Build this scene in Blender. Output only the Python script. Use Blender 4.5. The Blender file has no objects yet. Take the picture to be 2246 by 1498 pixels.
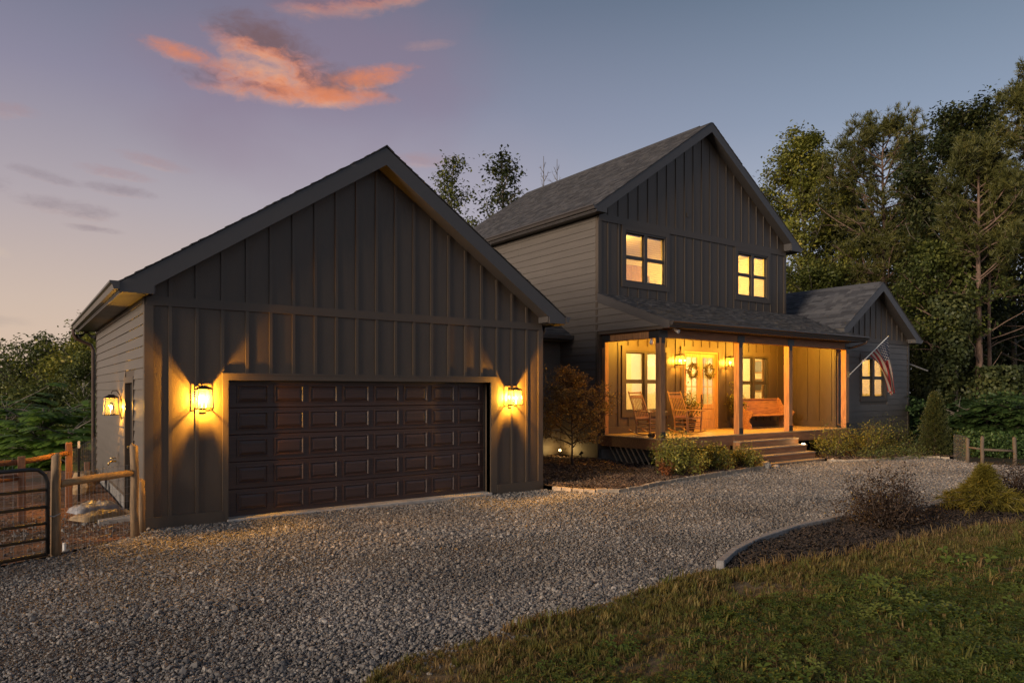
import bpy, math, random
import numpy as np
from mathutils import Vector, Matrix
R = math.radians
random.seed(7)
SC = bpy.context.scene
COL = SC.collection

# ------------------------------------------------------------------ camera
cam_d = bpy.data.cameras.new('camera'); cam = bpy.data.objects.new('camera', cam_d); COL.objects.link(cam)
cam.location = (0, 0, 2.04)
cam.rotation_euler = (R(90), 0, -R(35.70))
cam_d.sensor_width = 36.0; cam_d.lens = 36.0 * 1521 / 2246
cam_d.shift_y = 108.0 / 2246
cam_d.clip_start = 0.05; cam_d.clip_end = 1500
SC.camera = cam

# ------------------------------------------------------------------ colour management
SC.view_settings.view_transform = 'Standard'
SC.view_settings.look = 'None'
SC.view_settings.exposure = 0.0
SC.view_settings.gamma = 1.0
SC.view_settings.use_curve_mapping = False
SC.render.engine = 'CYCLES'
SC.cycles.max_bounces = 6
SC.cycles.diffuse_bounces = 3
SC.cycles.glossy_bounces = 3
SC.cycles.transmission_bounces = 4
SC.cycles.transparent_max_bounces = 12
SC.cycles.sample_clamp_indirect = 4.0
SC.cycles.use_denoising = True
SC.cycles.caustics_reflective = False
SC.cycles.caustics_refractive = False

# ------------------------------------------------------------------ node helper
class NT:
    def __init__(s, tree): s.t = tree; s.n = tree.nodes; s.l = tree.links
    def node(s, kind, **kw):
        nd = s.n.new(kind)
        for k, v in kw.items(): setattr(nd, k, v)
        return nd
    def put(s, sock, v):
        if v is None: return
        if isinstance(v, bpy.types.NodeSocket): s.l.new(v, sock)
        else:
            if hasattr(sock, 'default_value'):
                if sock.type == 'RGBA' and len(v) == 3: v = (*v, 1)
                sock.default_value = v
    def m(s, op, a, b=None, c=None, clamp=False):
        nd = s.node('ShaderNodeMath', operation=op, use_clamp=clamp)
        s.put(nd.inputs[0], a); s.put(nd.inputs[1], b)
        if c is not None: s.put(nd.inputs[2], c)
        return nd.outputs[0]
    def mix(s, f, a, b, blend='MIX'):
        nd = s.node('ShaderNodeMix', data_type='RGBA', blend_type=blend)
        s.put(nd.inputs[0], f); s.put(nd.inputs[6], a); s.put(nd.inputs[7], b)
        return nd.outputs[2]
    def ramp(s, f, stops, interp='LINEAR'):
        nd = s.node('ShaderNodeValToRGB'); cr = nd.color_ramp; cr.interpolation = interp
        while len(cr.elements) < len(stops): cr.elements.new(0.5)
        for e, (p, c) in zip(cr.elements, stops):
            e.position = p; e.color = (*c, 1) if len(c) == 3 else c
        s.put(nd.inputs[0], f)
        return nd.outputs[0]
    def smooth(s, v, lo, hi):
        nd = s.node('ShaderNodeMapRange', interpolation_type='SMOOTHSTEP', clamp=True)
        s.put(nd.inputs[0], v); s.put(nd.inputs[1], lo); s.put(nd.inputs[2], hi)
        return nd.outputs[0]
    def noise(s, vec, scale, detail=3, rough=0.55, dist=0.0):
        nd = s.node('ShaderNodeTexNoise')
        s.put(nd.inputs['Vector'], vec); nd.inputs['Scale'].default_value = scale
        nd.inputs['Detail'].default_value = detail; nd.inputs['Roughness'].default_value = rough
        nd.inputs['Distortion'].default_value = dist
        return nd.outputs['Fac']

# ------------------------------------------------------------------ dusk sky
W = bpy.data.worlds.new('World'); SC.world = W; W.use_nodes = True
W.node_tree.nodes.clear()
k = NT(W.node_tree)
tc = k.node('ShaderNodeTexCoord').outputs['Generated']
sep = k.node('ShaderNodeSeparateXYZ'); k.l.new(tc, sep.inputs[0])
sx, sy, sz = sep.outputs
el = k.m('MULTIPLY', k.m('ARCSINE', sz), 180 / math.pi)               # degrees above the horizon
az = k.m('MULTIPLY', k.m('ARCTAN2', sx, sy), 180 / math.pi)           # degrees clockwise from +Y
hl = k.m('SQRT', k.m('ADD', k.m('MULTIPLY', sx, sx), k.m('MULTIPLY', sy, sy)))
toward = k.m('DIVIDE', k.m('ADD', k.m('MULTIPLY', sx, -0.62), k.m('MULTIPLY', sy, 0.78)), k.m('MAXIMUM', hl, 0.02))
warm_f = k.smooth(toward, -0.35, 0.85)
e01 = k.m('DIVIDE', k.m('MAXIMUM', el, 0.0), 90.0, clamp=True)
warm = k.ramp(e01, [(0.0, (.74, .54, .38)), (0.07, (.62, .49, .41)), (0.15, (.44, .385, .415)), (0.24, (.265, .25, .34)), (0.34, (.125, .15, .225)), (1.0, (.075, .105, .17))])
cool = k.ramp(e01, [(0.0, (.58, .56, .58)), (0.07, (.50, .52, .60)), (0.15, (.40, .455, .57)), (0.22, (.26, .325, .44)), (0.32, (.14, .195, .275)), (0.42, (.10, .145, .21)), (1.0, (.07, .10, .165))])
sky = k.mix(warm_f, cool, warm)
# clouds live in azimuth / elevation; a noisy density field is lit from below by the sunken sun
def fbm(e, sc, stretch, detail, rough, dist, shift=0.0):
    c_ = k.node('ShaderNodeCombineXYZ'); k.put(c_.inputs[0], k.m('ADD', az, shift)); k.put(c_.inputs[1], k.m('MULTIPLY', e, stretch))
    return k.m('SUBTRACT', k.noise(c_.outputs[0], sc, detail, rough, dist), 0.5)
def bump2(e, a0, e0, ra, re, tilt):
    da = k.m('SUBTRACT', az, a0); de = k.m('SUBTRACT', k.m('SUBTRACT', e, e0), k.m('MULTIPLY', da, tilt))
    q = k.m('ADD', k.m('POWER', k.m('ABSOLUTE', k.m('DIVIDE', da, ra)), 2.0), k.m('POWER', k.m('ABSOLUTE', k.m('DIVIDE', de, re)), 2.0))
    return k.m('MAXIMUM', k.m('SUBTRACT', 1.0, k.m('MULTIPLY', q, 0.5)), -1.2)
def field(e, blobs, amp, sc, stretch):
    v = None
    for bl in blobs:
        w = bump2(e, *bl); v = w if v is None else k.m('SMOOTH_MAX', v, w, 0.35)
    n = k.m('ADD', k.m('MULTIPLY', fbm(e, sc, stretch, 3, .55, .6), 2.2), k.m('MULTIPLY', fbm(e, sc*3.1, stretch, 5, .62, .9, 31.0), 1.5))
    return k.m('SUBTRACT', k.m('ADD', v, k.m('MULTIPLY', n, amp)), 0.5)
def cloud_layer(sky, blobs, dark, lit, bright, amp, sc, stretch, delta, al, soft=.55, tw=(.0, .42)):
    f0 = field(el, blobs, amp, sc, stretch); f1 = field(k.m('ADD', el, delta), blobs, amp, sc, stretch)
    alpha = k.m('MULTIPLY', k.smooth(f0, -soft*.4, soft), al)
    g = k.m('SUBTRACT', f1, f0)
    t = k.smooth(g, tw[0] - .25, tw[1]); t2 = k.smooth(g, tw[0] + .10, tw[1] + .45)
    c = k.mix(t2, k.mix(t, dark, lit), bright)
    return k.mix(alpha, sky, c)
v = k.smooth(k.m('ADD', bump2(el, 20, 24, 13, 7, .1), k.m('MULTIPLY', fbm(el, .12, 1.5, 3, .5, .3), 1.0)), 0.0, 1.2); sky = k.mix(k.m('MULTIPLY', v, 0.50), sky, (.27, .185, .26))
v = k.smooth(k.m('ADD', bump2(el, 27, 16, 13, 5, .0), k.m('MULTIPLY', fbm(el, .1, 1.5, 3, .5, .3), 1.0)), 0.0, 1.3); sky = k.mix(k.m('MULTIPLY', v, 0.25), sky, (.44, .36, .44))
BIG = [(16.0, 25.2, 4.2, 1.7, -.14), (18.2, 23.0, 6.8, 1.45, .04)]
sky = cloud_layer(sky, BIG, (.19, .12, .135), (.78, .245, .105), (.95, .45, .24), .50, .30, 1.9, 1.7, 1.0, .85, (-.50, .10))
sky = cloud_layer(sky, [(24.2, 23.9, 3.4, .70, .20), (10.2, 23.7, 2.5, .60, -.08), (20.5, 22.3, 4.6, .70, .03)], (.70, .235, .12), (.80, .27, .12), (.92, .44, .24), .50, .42, 2.0, .6, .95, .9)
TOP = [(24.5, 29.3, 5.0, 1.1, .22), (27.5, 30.0, 3.6, .8, .2), (20.5, 28.6, 3.6, .8, .12)]
sky = cloud_layer(sky, TOP, (.235, .135, .165), (.76, .25, .12), (.90, .38, .19), .55, .26, 2.1, 1.0, .85, 1.2, (-.30, .2))
WISP = [(28.8, 26.3, 2.0, .32, .10), (8.4, 16.3, 2.1, .40, -.14), (6.0, 15.2, 2.3, .35, -.06), (-1.5, 18.0, 2.6, .5, .1), (28.0, 18.2, 3.0, .5, .05)]
sky = cloud_layer(sky, WISP, (.40, .26, .27), (.55, .32, .27), (.66, .40, .30), .5, .55, 2.4, .5, .6, 1.1)
LOW = [(3.2, 12.5, 2.7, .55, -.05), (-3.4, 13.5, 3.0, .60, .02), (1.8, 14.4, 1.9, .35, -.16), (6.2, 14.1, 2.2, .38, -.04), (4.6, 11.3, 1.7, .22, -.03)]
sky = cloud_layer(sky, LOW, (.26, .205, .235), (.40, .27, .26), (.52, .35, .31), .5, .5, 2.4, .5, .66, 1.1)
sky = cloud_layer(sky, [(-2.2, 9.3, 1.7, .42, -.12)], (.70, .55, .42), (.82, .66, .48), (.92, .76, .56), .5, .5, 2.4, .4, .7, 1.0)
sky = cloud_layer(sky, [(-3.6, 4.7, 4.0, .45, -.02)], (.37, .31, .29), (.37, .31, .29), (.40, .34, .31), .4, .4, 2.4, .4, .6, 1.1)
n3 = k.m('ADD', fbm(el, .07, 2.2, 3, .5, .3), 0.5)
# ragged thin cloud elsewhere round the sky
band = k.m('MULTIPLY', k.smooth(n3, 0.56, 0.78), k.smooth(k.m('ABSOLUTE', k.m('SUBTRACT', az, 35.0)), 46.0, 70.0))
sky = k.mix(k.m('MULTIPLY', band, 0.35), sky, (.36, .25, .28))
sky = k.mix(k.smooth(el, 0.0, -6.0), sky, (.06, .055, .05))
bg = k.node('ShaderNodeBackground'); k.put(bg.inputs[0], sky); bg.inputs[1].default_value = 1.0
wo = k.node('ShaderNodeOutputWorld'); k.l.new(bg.outputs[0], wo.inputs[0])
W.cycles.sampling_method = 'MANUAL'; W.cycles.sample_map_resolution = 512

# ------------------------------------------------------------------ afterglow: one very soft, low, warm sun from the left
sd = bpy.data.lights.new('afterglow_sun', 'SUN'); so = bpy.data.objects.new('afterglow_sun', sd); COL.objects.link(so)
sd.energy = 3.9; sd.angle = R(20); sd.color = (1.0, 0.85, 0.69)
sun_from = Vector((-0.96, -0.13, 0.215)).normalized()
so.rotation_euler = sun_from.to_track_quat('Z', 'Y').to_euler()
so.location = (-20, -5, 12)

# ------------------------------------------------------------------ mesh helpers
class MB:
    """collects polygons, then links them as one mesh object"""
    def __init__(s): s.v = []; s.f = []; s.mi = []; s.cur = 0
    def add(s, vs, fs):
        o = len(s.v); s.v.extend([tuple(p) for p in vs]); s.f.extend([tuple(i + o for i in f) for f in fs]); s.mi.extend([s.cur] * len(fs)); return s
    def box(s, x0, x1, y0, y1, z0, z1):
        return s.add([(x0,y0,z0),(x1,y0,z0),(x1,y1,z0),(x0,y1,z0),(x0,y0,z1),(x1,y0,z1),(x1,y1,z1),(x0,y1,z1)],
                     [(0,3,2,1),(4,5,6,7),(0,1,5,4),(1,2,6,5),(2,3,7,6),(3,0,4,7)])
    def cbox(s, x0, x1, y0, y1, z0, z1, c=0.006):
        """box with chamfered edges"""
        vs = []; 
        xs = (x0, x1); ys = (y0, y1); zs = (z0, z1)
        idx = {}
        for i in (0,1):
            for j in (0,1):
                for l in (0,1):
                    sxn = 1 if i == 0 else -1; syn = 1 if j == 0 else -1; szn = 1 if l == 0 else -1
                    p = (xs[i], ys[j], zs[l])
                    idx[i,j,l,'x'] = len(vs); vs.append((p[0], p[1]+syn*c, p[2]+szn*c))
                    idx[i,j,l,'y'] = len(vs); vs.append((p[0]+sxn*c, p[1], p[2]+szn*c))
                    idx[i,j,l,'z'] = len(vs); vs.append((p[0]+sxn*c, p[1]+syn*c, p[2]))
        fs = []
        for i in (0,1):
            q = [idx[i,0,0,'x'], idx[i,1,0,'x'], idx[i,1,1,'x'], idx[i,0,1,'x']]; fs.append(q if i else q[::-1])
            q = [idx[0,i,0,'y'], idx[1,i,0,'y'], idx[1,i,1,'y'], idx[0,i,1,'y']]; fs.append(q[::-1] if i else q)
            q = [idx[0,0,i,'z'], idx[1,0,i,'z'], idx[1,1,i,'z'], idx[0,1,i,'z']]; fs.append(q if i else q[::-1])
        for j in (0,1):
            for l in (0,1):
                q = [idx[0,j,l,'y'], idx[1,j,l,'y'], idx[1,j,l,'z'], idx[0,j,l,'z']]; fs.append(q if j != l else q[::-1])
                q = [idx[j,0,l,'x'], idx[j,1,l,'x'], idx[j,1,l,'z'], idx[j,0,l,'z']]; fs.append(q[::-1] if j != l else q)
                q = [idx[j,l,0,'x'], idx[j,l,1,'x'], idx[j,l,1,'y'], idx[j,l,0,'y']]; fs.append(q if j != l else q[::-1])
        for i in (0,1):
            for j in (0,1):
                for l in (0,1):
                    q = [idx[i,j,l,'x'], idx[i,j,l,'y'], idx[i,j,l,'z']]; fs.append(q if (i+j+l) % 2 else q[::-1])
        return s.add(vs, fs)
    def prism_y(s, poly, y0, y1):
        """polygon in x,z extruded along y"""
        n = len(poly)
        return s.add([(x, y0, z) for x, z in poly] + [(x, y1, z) for x, z in poly],
                     [tuple(range(n)), tuple(range(2*n-1, n-1, -1))] + [(i, i+n, (i+1) % n + n, (i+1) % n) for i in range(n)])
    def prism_x(s, poly, x0, x1):
        n = len(poly)
        return s.add([(x0, y, z) for y, z in poly] + [(x1, y, z) for y, z in poly],
                     [tuple(range(n)), tuple(range(2*n-1, n-1, -1))] + [(i, i+n, (i+1) % n + n, (i+1) % n) for i in range(n)])
    def prism_z(s, poly, z0, z1):
        n = len(poly)
        return s.add([(x, y, z0) for x, y in poly] + [(x, y, z1) for x, y in poly],
                     [tuple(range(n-1, -1, -1)), tuple(range(n, 2*n))] + [(i, (i+1) % n, (i+1) % n + n, i+n) for i in range(n)])
    def tube(s, pts, rad, sides=8, cap=True):
        pts = [Vector(p) for p in pts]; n = len(pts)
        if not hasattr(rad, '__len__'): rad = [rad] * n
        vs = []; fs = []; ref = None
        for i, p in enumerate(pts):
            d = (pts[min(i+1, n-1)] - pts[max(i-1, 0)])
            if d.length < 1e-9: d = Vector((0,0,1))
            d.normalize()
            if ref is None: ref = Vector((0,0,1)) if abs(d.z) < 0.9 else Vector((1,0,0))
            a = d.cross(ref)
            if a.length < 1e-6: a = d.cross(Vector((0.3,1,0.2)))
            a.normalize(); b = d.cross(a); ref = b.cross(d) * 1.0
            for j in range(sides):
                t = 2 * math.pi * j / sides
                vs.append(p + a * math.cos(t) * rad[i] + b * math.sin(t) * rad[i])
            ref = -b if False else a.cross(d)
        for i in range(n-1):
            for j in range(sides):
                j2 = (j+1) % sides
                fs.append((i*sides+j, i*sides+j2, (i+1)*sides+j2, (i+1)*sides+j))
        if cap:
            fs.append(tuple(range(sides-1, -1, -1))); fs.append(tuple((n-1)*sides + j for j in range(sides)))
        return s.add(vs, fs)
    def lathe(s, prof, cx=0, cy=0, sides=16):
        vs = []; fs = []; n = len(prof)
        for r, z in prof:
            for j in range(sides):
                t = 2*math.pi*j/sides; vs.append((cx + r*math.cos(t), cy + r*math.sin(t), z))
        for i in range(n-1):
            for j in range(sides):
                j2 = (j+1) % sides; fs.append((i*sides+j, i*sides+j2, (i+1)*sides+j2, (i+1)*sides+j))
        fs.append(tuple(range(sides-1, -1, -1))); fs.append(tuple((n-1)*sides+j for j in range(sides)))
        return s.add(vs, fs)
    def ellipsoid(s, c, r, n=8, m=12):
        prof = [(max(1e-3, math.sin(math.pi*i/n)), -math.cos(math.pi*i/n)) for i in range(n+1)]
        o = MB().lathe(prof, 0, 0, m)
        return s.add([(c[0]+x*r[0], c[1]+y*r[1], c[2]+z*r[2]) for x, y, z in o.v], o.f)

def link(name, me, mat, parent=None):
    o = bpy.data.objects.new(name, me); COL.objects.link(o)
    for mm in (mat if isinstance(mat, (list, tuple)) else [mat]): me.materials.append(mm)
    if parent is not None: o.parent = parent
    return o
ORG = {}
def obj(name, mb, mat, parent=None, smooth=False, rel=False):
    """mb in world coordinates (or the parent's, with rel); all children keep the thing's own origin"""
    off = Vector((0,0,0))
    if parent is not None and not rel: off = ORG.get(parent.name, Vector((0,0,0)))
    me = bpy.data.meshes.new(name)
    me.from_pydata([(x-off.x, y-off.y, z-off.z) for x, y, z in mb.v], [], mb.f)
    if any(mb.mi): me.polygons.foreach_set('material_index', mb.mi)
    if smooth: me.polygons.foreach_set('use_smooth', [True]*len(me.polygons))
    me.update()
    o = link(name, me, mat, parent)
    if parent is not None: ORG[o.name] = off
    return o
def tag(o, label=None, cat=None, group=None, kind=None):
    if label: o['label'] = label
    if cat: o['category'] = cat
    if group: o['group'] = group
    if kind: o['kind'] = kind
    return o
def thing(name, label, cat, loc=(0,0,0), rz=0.0, group=None):
    o = bpy.data.objects.new(name, None); COL.objects.link(o); o.empty_display_size = 0.1
    o.location = loc; o.rotation_euler = (0, 0, rz); tag(o, label, cat, group)
    ORG[o.name] = Vector(loc); return o
def copy_thing(root, loc, rz=None, label=None):
    r = root.copy(); COL.objects.link(r); r.location = loc
    if rz is not None: r.rotation_euler = (0, 0, rz)
    if label: r['label'] = label
    for ch in list(root.children):
        c = ch.copy(); COL.objects.link(c); c.parent = r
        for g in list(ch.children):
            d = g.copy(); COL.objects.link(d); d.parent = c
    return r

# ------------------------------------------------------------------ materials
def mat(name, col, rough=0.6, var=0.15, vscale=6.0, stretch=(1,1,1), bump=0.0, bscale=40.0, metal=0.0, coord='Object', col2=None, island=0.0, spec=0.5, inst=False, island_cols=None, patch=0.0):
    m = bpy.data.materials.new(name); m.use_nodes = True; m.node_tree.nodes.clear(); q = NT(m.node_tree)
    out = q.node('ShaderNodeOutputMaterial'); b = q.node('ShaderNodeBsdfPrincipled'); q.l.new(b.outputs[0], out.inputs[0])
    t = q.node('ShaderNodeTexCoord').outputs[coord]
    mp = q.node('ShaderNodeMapping'); q.l.new(t, mp.inputs[0]); mp.inputs['Scale'].default_value = stretch
    n = q.noise(mp.outputs[0], vscale, 5, 0.6)
    c1 = tuple(max(0, x*(1-var)) for x in col); c2 = col2 or tuple(min(1, x*(1+var)) for x in col)
    c = q.mix(q.smooth(n, 0.3, 0.7), c1, c2)
    if island or island_cols or inst:
        rnd = q.node('ShaderNodeObjectInfo').outputs['Random'] if inst else q.node('ShaderNodeNewGeometry').outputs['Random Per Island']
        if island_cols:
            c = q.mix(0.75, c, q.ramp(rnd, island_cols))
        if patch:
            lo = q.node('ShaderNodeObjectInfo').outputs['Location']; f = q.m('ADD', q.m('MULTIPLY', q.noise(lo, patch, 4, .6, .5), 1.5), .28)
            cc = q.node('ShaderNodeCombineColor')
            for i in range(3): q.put(cc.inputs[i], f)
            c = q.mix(1.0, c, cc.outputs[0], 'MULTIPLY')
        if island:
            f = q.m('ADD', 1.0 - island, q.m('MULTIPLY', rnd, 2*island))
            cc = q.node('ShaderNodeCombineColor')
            for i in range(3): q.put(cc.inputs[i], f)
            c = q.mix(1.0, c, cc.outputs[0], 'MULTIPLY')
    q.put(b.inputs['Base Color'], c)
    rn = q.m('ADD', rough - 0.08, q.m('MULTIPLY', n, 0.16), clamp=True)
    q.put(b.inputs['Roughness'], rn)
    b.inputs['Metallic'].default_value = metal
    b.inputs['Specular IOR Level'].default_value = spec
    if bump:
        bn = q.node('ShaderNodeBump'); bn.inputs['Strength'].default_value = bump; bn.inputs['Distance'].default_value = 0.01
        q.put(bn.inputs['Height'], q.noise(mp.outputs[0], bscale, 4, 0.6)); q.l.new(bn.outputs[0], b.inputs['Normal'])
    return m
def leaf_mat(name, cols, rough=0.5, trans=0.35, inst=False, nscale=0.35):
    """foliage: each leaf its own tone, larger patches of another tone, some light let through"""
    m = bpy.data.materials.new(name); m.use_nodes = True; m.node_tree.nodes.clear(); q = NT(m.node_tree)
    out = q.node('ShaderNodeOutputMaterial'); b = q.node('ShaderNodeBsdfPrincipled')
    rnd = q.node('ShaderNodeObjectInfo').outputs['Random'] if inst else q.node('ShaderNodeNewGeometry').outputs['Random Per Island']
    t = q.node('ShaderNodeTexCoord').outputs['Object']
    n = q.noise(t, nscale, 3, 0.6)
    f = q.m('ADD', q.m('MULTIPLY', rnd, 0.55), q.m('MULTIPLY', q.m('SUBTRACT', n, 0.28), 1.1), clamp=True)
    c = q.ramp(f, cols)
    q.put(b.inputs['Base Color'], c); b.inputs['Roughness'].default_value = rough; b.inputs['Specular IOR Level'].default_value = 0.3
    tr = q.node('ShaderNodeBsdfTranslucent'); q.put(tr.inputs[0], c)
    mx = q.node('ShaderNodeMixShader'); mx.inputs[0].default_value = trans
    q.l.new(b.outputs[0], mx.inputs[1]); q.l.new(tr.outputs[0], mx.inputs[2]); q.l.new(mx.outputs[0], out.inputs[0])
    return m
def emit_mat(name, col, strength):
    m = bpy.data.materials.new(name); m.use_nodes = True; m.node_tree.nodes.clear(); q = NT(m.node_tree)
    out = q.node('ShaderNodeOutputMaterial'); e = q.node('ShaderNodeEmission'); e.inputs[0].default_value = (*col, 1); e.inputs[1].default_value = strength
    q.l.new(e.outputs[0], out.inputs[0]); return m
def glass_mat(name, tint, gloss, rough=0.02):
    m = bpy.data.materials.new(name); m.use_nodes = True; m.node_tree.nodes.clear(); q = NT(m.node_tree)
    out = q.node('ShaderNodeOutputMaterial'); t = q.node('ShaderNodeBsdfTransparent'); t.inputs[0].default_value = (*tint, 1)
    g = q.node('ShaderNodeBsdfGlossy'); g.inputs['Roughness'].default_value = rough
    fr = q.node('ShaderNodeFresnel'); fr.inputs[0].default_value = 1.45
    mx = q.node('ShaderNodeMixShader'); q.put(mx.inputs[0], q.m('MULTIPLY', fr.outputs[0], gloss, clamp=True))
    q.l.new(t.outputs[0], mx.inputs[1]); q.l.new(g.outputs[0], mx.inputs[2]); q.l.new(mx.outputs[0], out.inputs[0]); return m

SID = (.096, .079, .064)
M = {}
M['siding'] = mat('lap_siding_paint', SID, .5, .10, 5, (1, .25, 6), .35, 26, island=.09)  # same house paint as the panels, kept lighter for the lit side wall
M['panel'] = mat('board_panel_paint_shaded', (.068, .047, .031), .50, .10, 3, (2, 2, .5), .35, 55)  # same house paint, with the shade of the front walls put into its colour
M['trim'] = mat('trim_paint_shaded', (.068, .048, .032), .5, .06, 4, bump=.04)  # trim tone darkened along with the panels for the shaded fronts
M['fascia'] = mat('fascia_paint', (.058, .050, .046), .45, .06, 4, bump=.03)
M['gutter'] = mat('gutter_metal', (.055, .046, .042), .35, .1, 3)
M['copper'] = mat('downspout_metal', (.075, .045, .032), .35, .15, 3)
M['garage_door'] = mat('garage_door_wood_grain', (.046, .024, .019), .46, .28, 7, (.25, 1, 9), .12, 24)
M['shingle'] = mat('roof_shingle', (.055, .05, .05), .85, .2, 60, bump=.5, bscale=150, island_cols=[(0, (.022, .020, .021)), (.45, (.047, .043, .044)), (1, (.095, .086, .084))])
M['shingle2'] = mat('roof_shingle_wide', (.06, .056, .06), .85, .2, 60, bump=.5, bscale=150, island_cols=[(0, (.028, .026, .028)), (.45, (.058, .055, .058)), (1, (.11, .104, .104))])
M['cedar'] = mat('cedar_timber', (.36, .165, .06), .6, .30, 5, (5, 5, .5), .25, 30)
M['cedar_x'] = mat('cedar_beam', (.27, .118, .045), .6, .32, 5, (.4, 6, 6), .25, 30)
M['deck'] = mat('deck_board_wood', (.46, .31, .15), .55, .16, 6, (.4, 6, 2), .15, 25, island=.08)
M['tread'] = mat('step_tread_wood', (.33, .235, .15), .65, .2, 6, (.5, 6, 3), .2, 25)
M['black'] = mat('black_metal', (.018, .016, .015), .42, .15, 8)
M['bronze'] = mat('lantern_bronze', (.022, .015, .011), .4, .2, 12)
M['concrete'] = mat('concrete', (.38, .34, .30), .85, .15, 8, bump=.3, bscale=60)
M['block'] = mat('foundation_block', (.16, .145, .13), .9, .15, 6, bump=.3, bscale=50)
M['sash'] = mat('window_sash', (.045, .035, .028), .45, .1, 6)
M['glass'] = glass_mat('window_glass', (.97, .97, .96), 0.35)
M['lglass'] = glass_mat('lantern_glass', (.98, .96, .9), 0.5, .1)
def seeded(m, f):      # seeded glass scatters part of the lamp's light
    q = NT(m.node_tree); out = next(n for n in q.n if n.type == 'OUTPUT_MATERIAL'); src = out.inputs[0].links[0].from_socket
    tl = q.node('ShaderNodeBsdfTranslucent'); tl.inputs[0].default_value = (.95, .90, .78, 1); mx = q.node('ShaderNodeMixShader'); mx.inputs[0].default_value = f
    q.l.new(src, mx.inputs[1]); q.l.new(tl.outputs[0], mx.inputs[2]); q.l.new(mx.outputs[0], out.inputs[0])
seeded(M['lglass'], .018)
M['cream'] = mat('interior_paint', (.78, .72, .55), .8, .04, 2)
M['ceil'] = mat('ceiling_paint', (.80, .76, .62), .8, .03, 2)
M['floor_in'] = mat('interior_floor_wood', (.34, .20, .09), .5, .2, 5, (.4, 5, 1))
M['blind'] = mat('blind_slat', (.50, .40, .24), .6, .05, 4)
M['door'] = mat('front_door_oak', (.52, .30, .12), .5, .22, 6, (6, 6, .5), .15, 30)
M['chair'] = mat('chair_wood', (.40, .22, .085), .5, .2, 10, (4, 4, 1), .1)
M['pew'] = mat('pew_oak', (.36, .165, .06), .42, .3, 5, (.6, 4, 4), .12, 20)
M['darkpost'] = mat('old_dark_post_wood', (.105, .075, .05), .8, .3, 7, (7, 7, .7), .5, 20)
M['postwood'] = mat('weathered_post_wood', (.21, .13, .065), .75, .3, 7, (7, 7, .7), .5, 20)
M['railwood'] = mat('peeled_rail_wood', (.33, .20, .085), .65, .25, 7, (1, 7, 7), .4, 20)
M['redpost'] = mat('treated_square_post', (.235, .10, .045), .75, .25, 8, (6, 6, .6), .4, 20)
M['wire'] = mat('galvanised_wire', (.36, .33, .29), .45, .1, 8, metal=.6)
M['edging'] = mat('edging_block', (.36, .28, .20), .9, .22, 9, bump=.5, bscale=45)
M['edging2'] = mat('timber_edging', (.22, .205, .195), .85, .2, 8, (2, 2, 2), .35, 30)
M['rock'] = mat('pale_rock', (.52, .46, .38), .9, .2, 8, bump=.6, bscale=20)
M['bark'] = mat('pine_bark', (.155, .095, .066), .9, .4, 3.5, (3, 3, .7), .9, 9)
M['bark_g'] = mat('grey_bark', (.13, .105, .08), .9, .35, 3, (3, 3, .6), .8, 9)
M['twig'] = mat('shrub_twig', (.07, .045, .03), .85, .2, 10)
M['pale_bark'] = mat('pale_bark', (.42, .37, .32), .85, .2, 5, (3, 3, .7), .4, 12)
M['pot'] = mat('dark_planter', (.05, .03, .022), .6, .2, 8)
M['soil'] = mat('potting_soil', (.05, .035, .025), .95, .2, 30)
M['bulb'] = emit_mat('lamp_bulb', (1.0, .68, .26), 16.0)
M['canlens'] = emit_mat('ceiling_light_lens', (1.0, .70, .28), 5.0)
M['ledw'] = emit_mat('small_led', (1.0, .80, .50), 9.0)
M['white'] = mat('white_plastic', (.70, .68, .64), .5, .05, 8)
M['brass'] = mat('brass', (.55, .38, .16), .35, .15, 12, metal=.9)
M['bag'] = mat('plastic_bag', (.20, .19, .19), .3, .25, 6, col2=(.40, .38, .37))
M['bagb'] = mat('printed_bag', (.30, .20, .10), .4, .35, 9)

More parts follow.
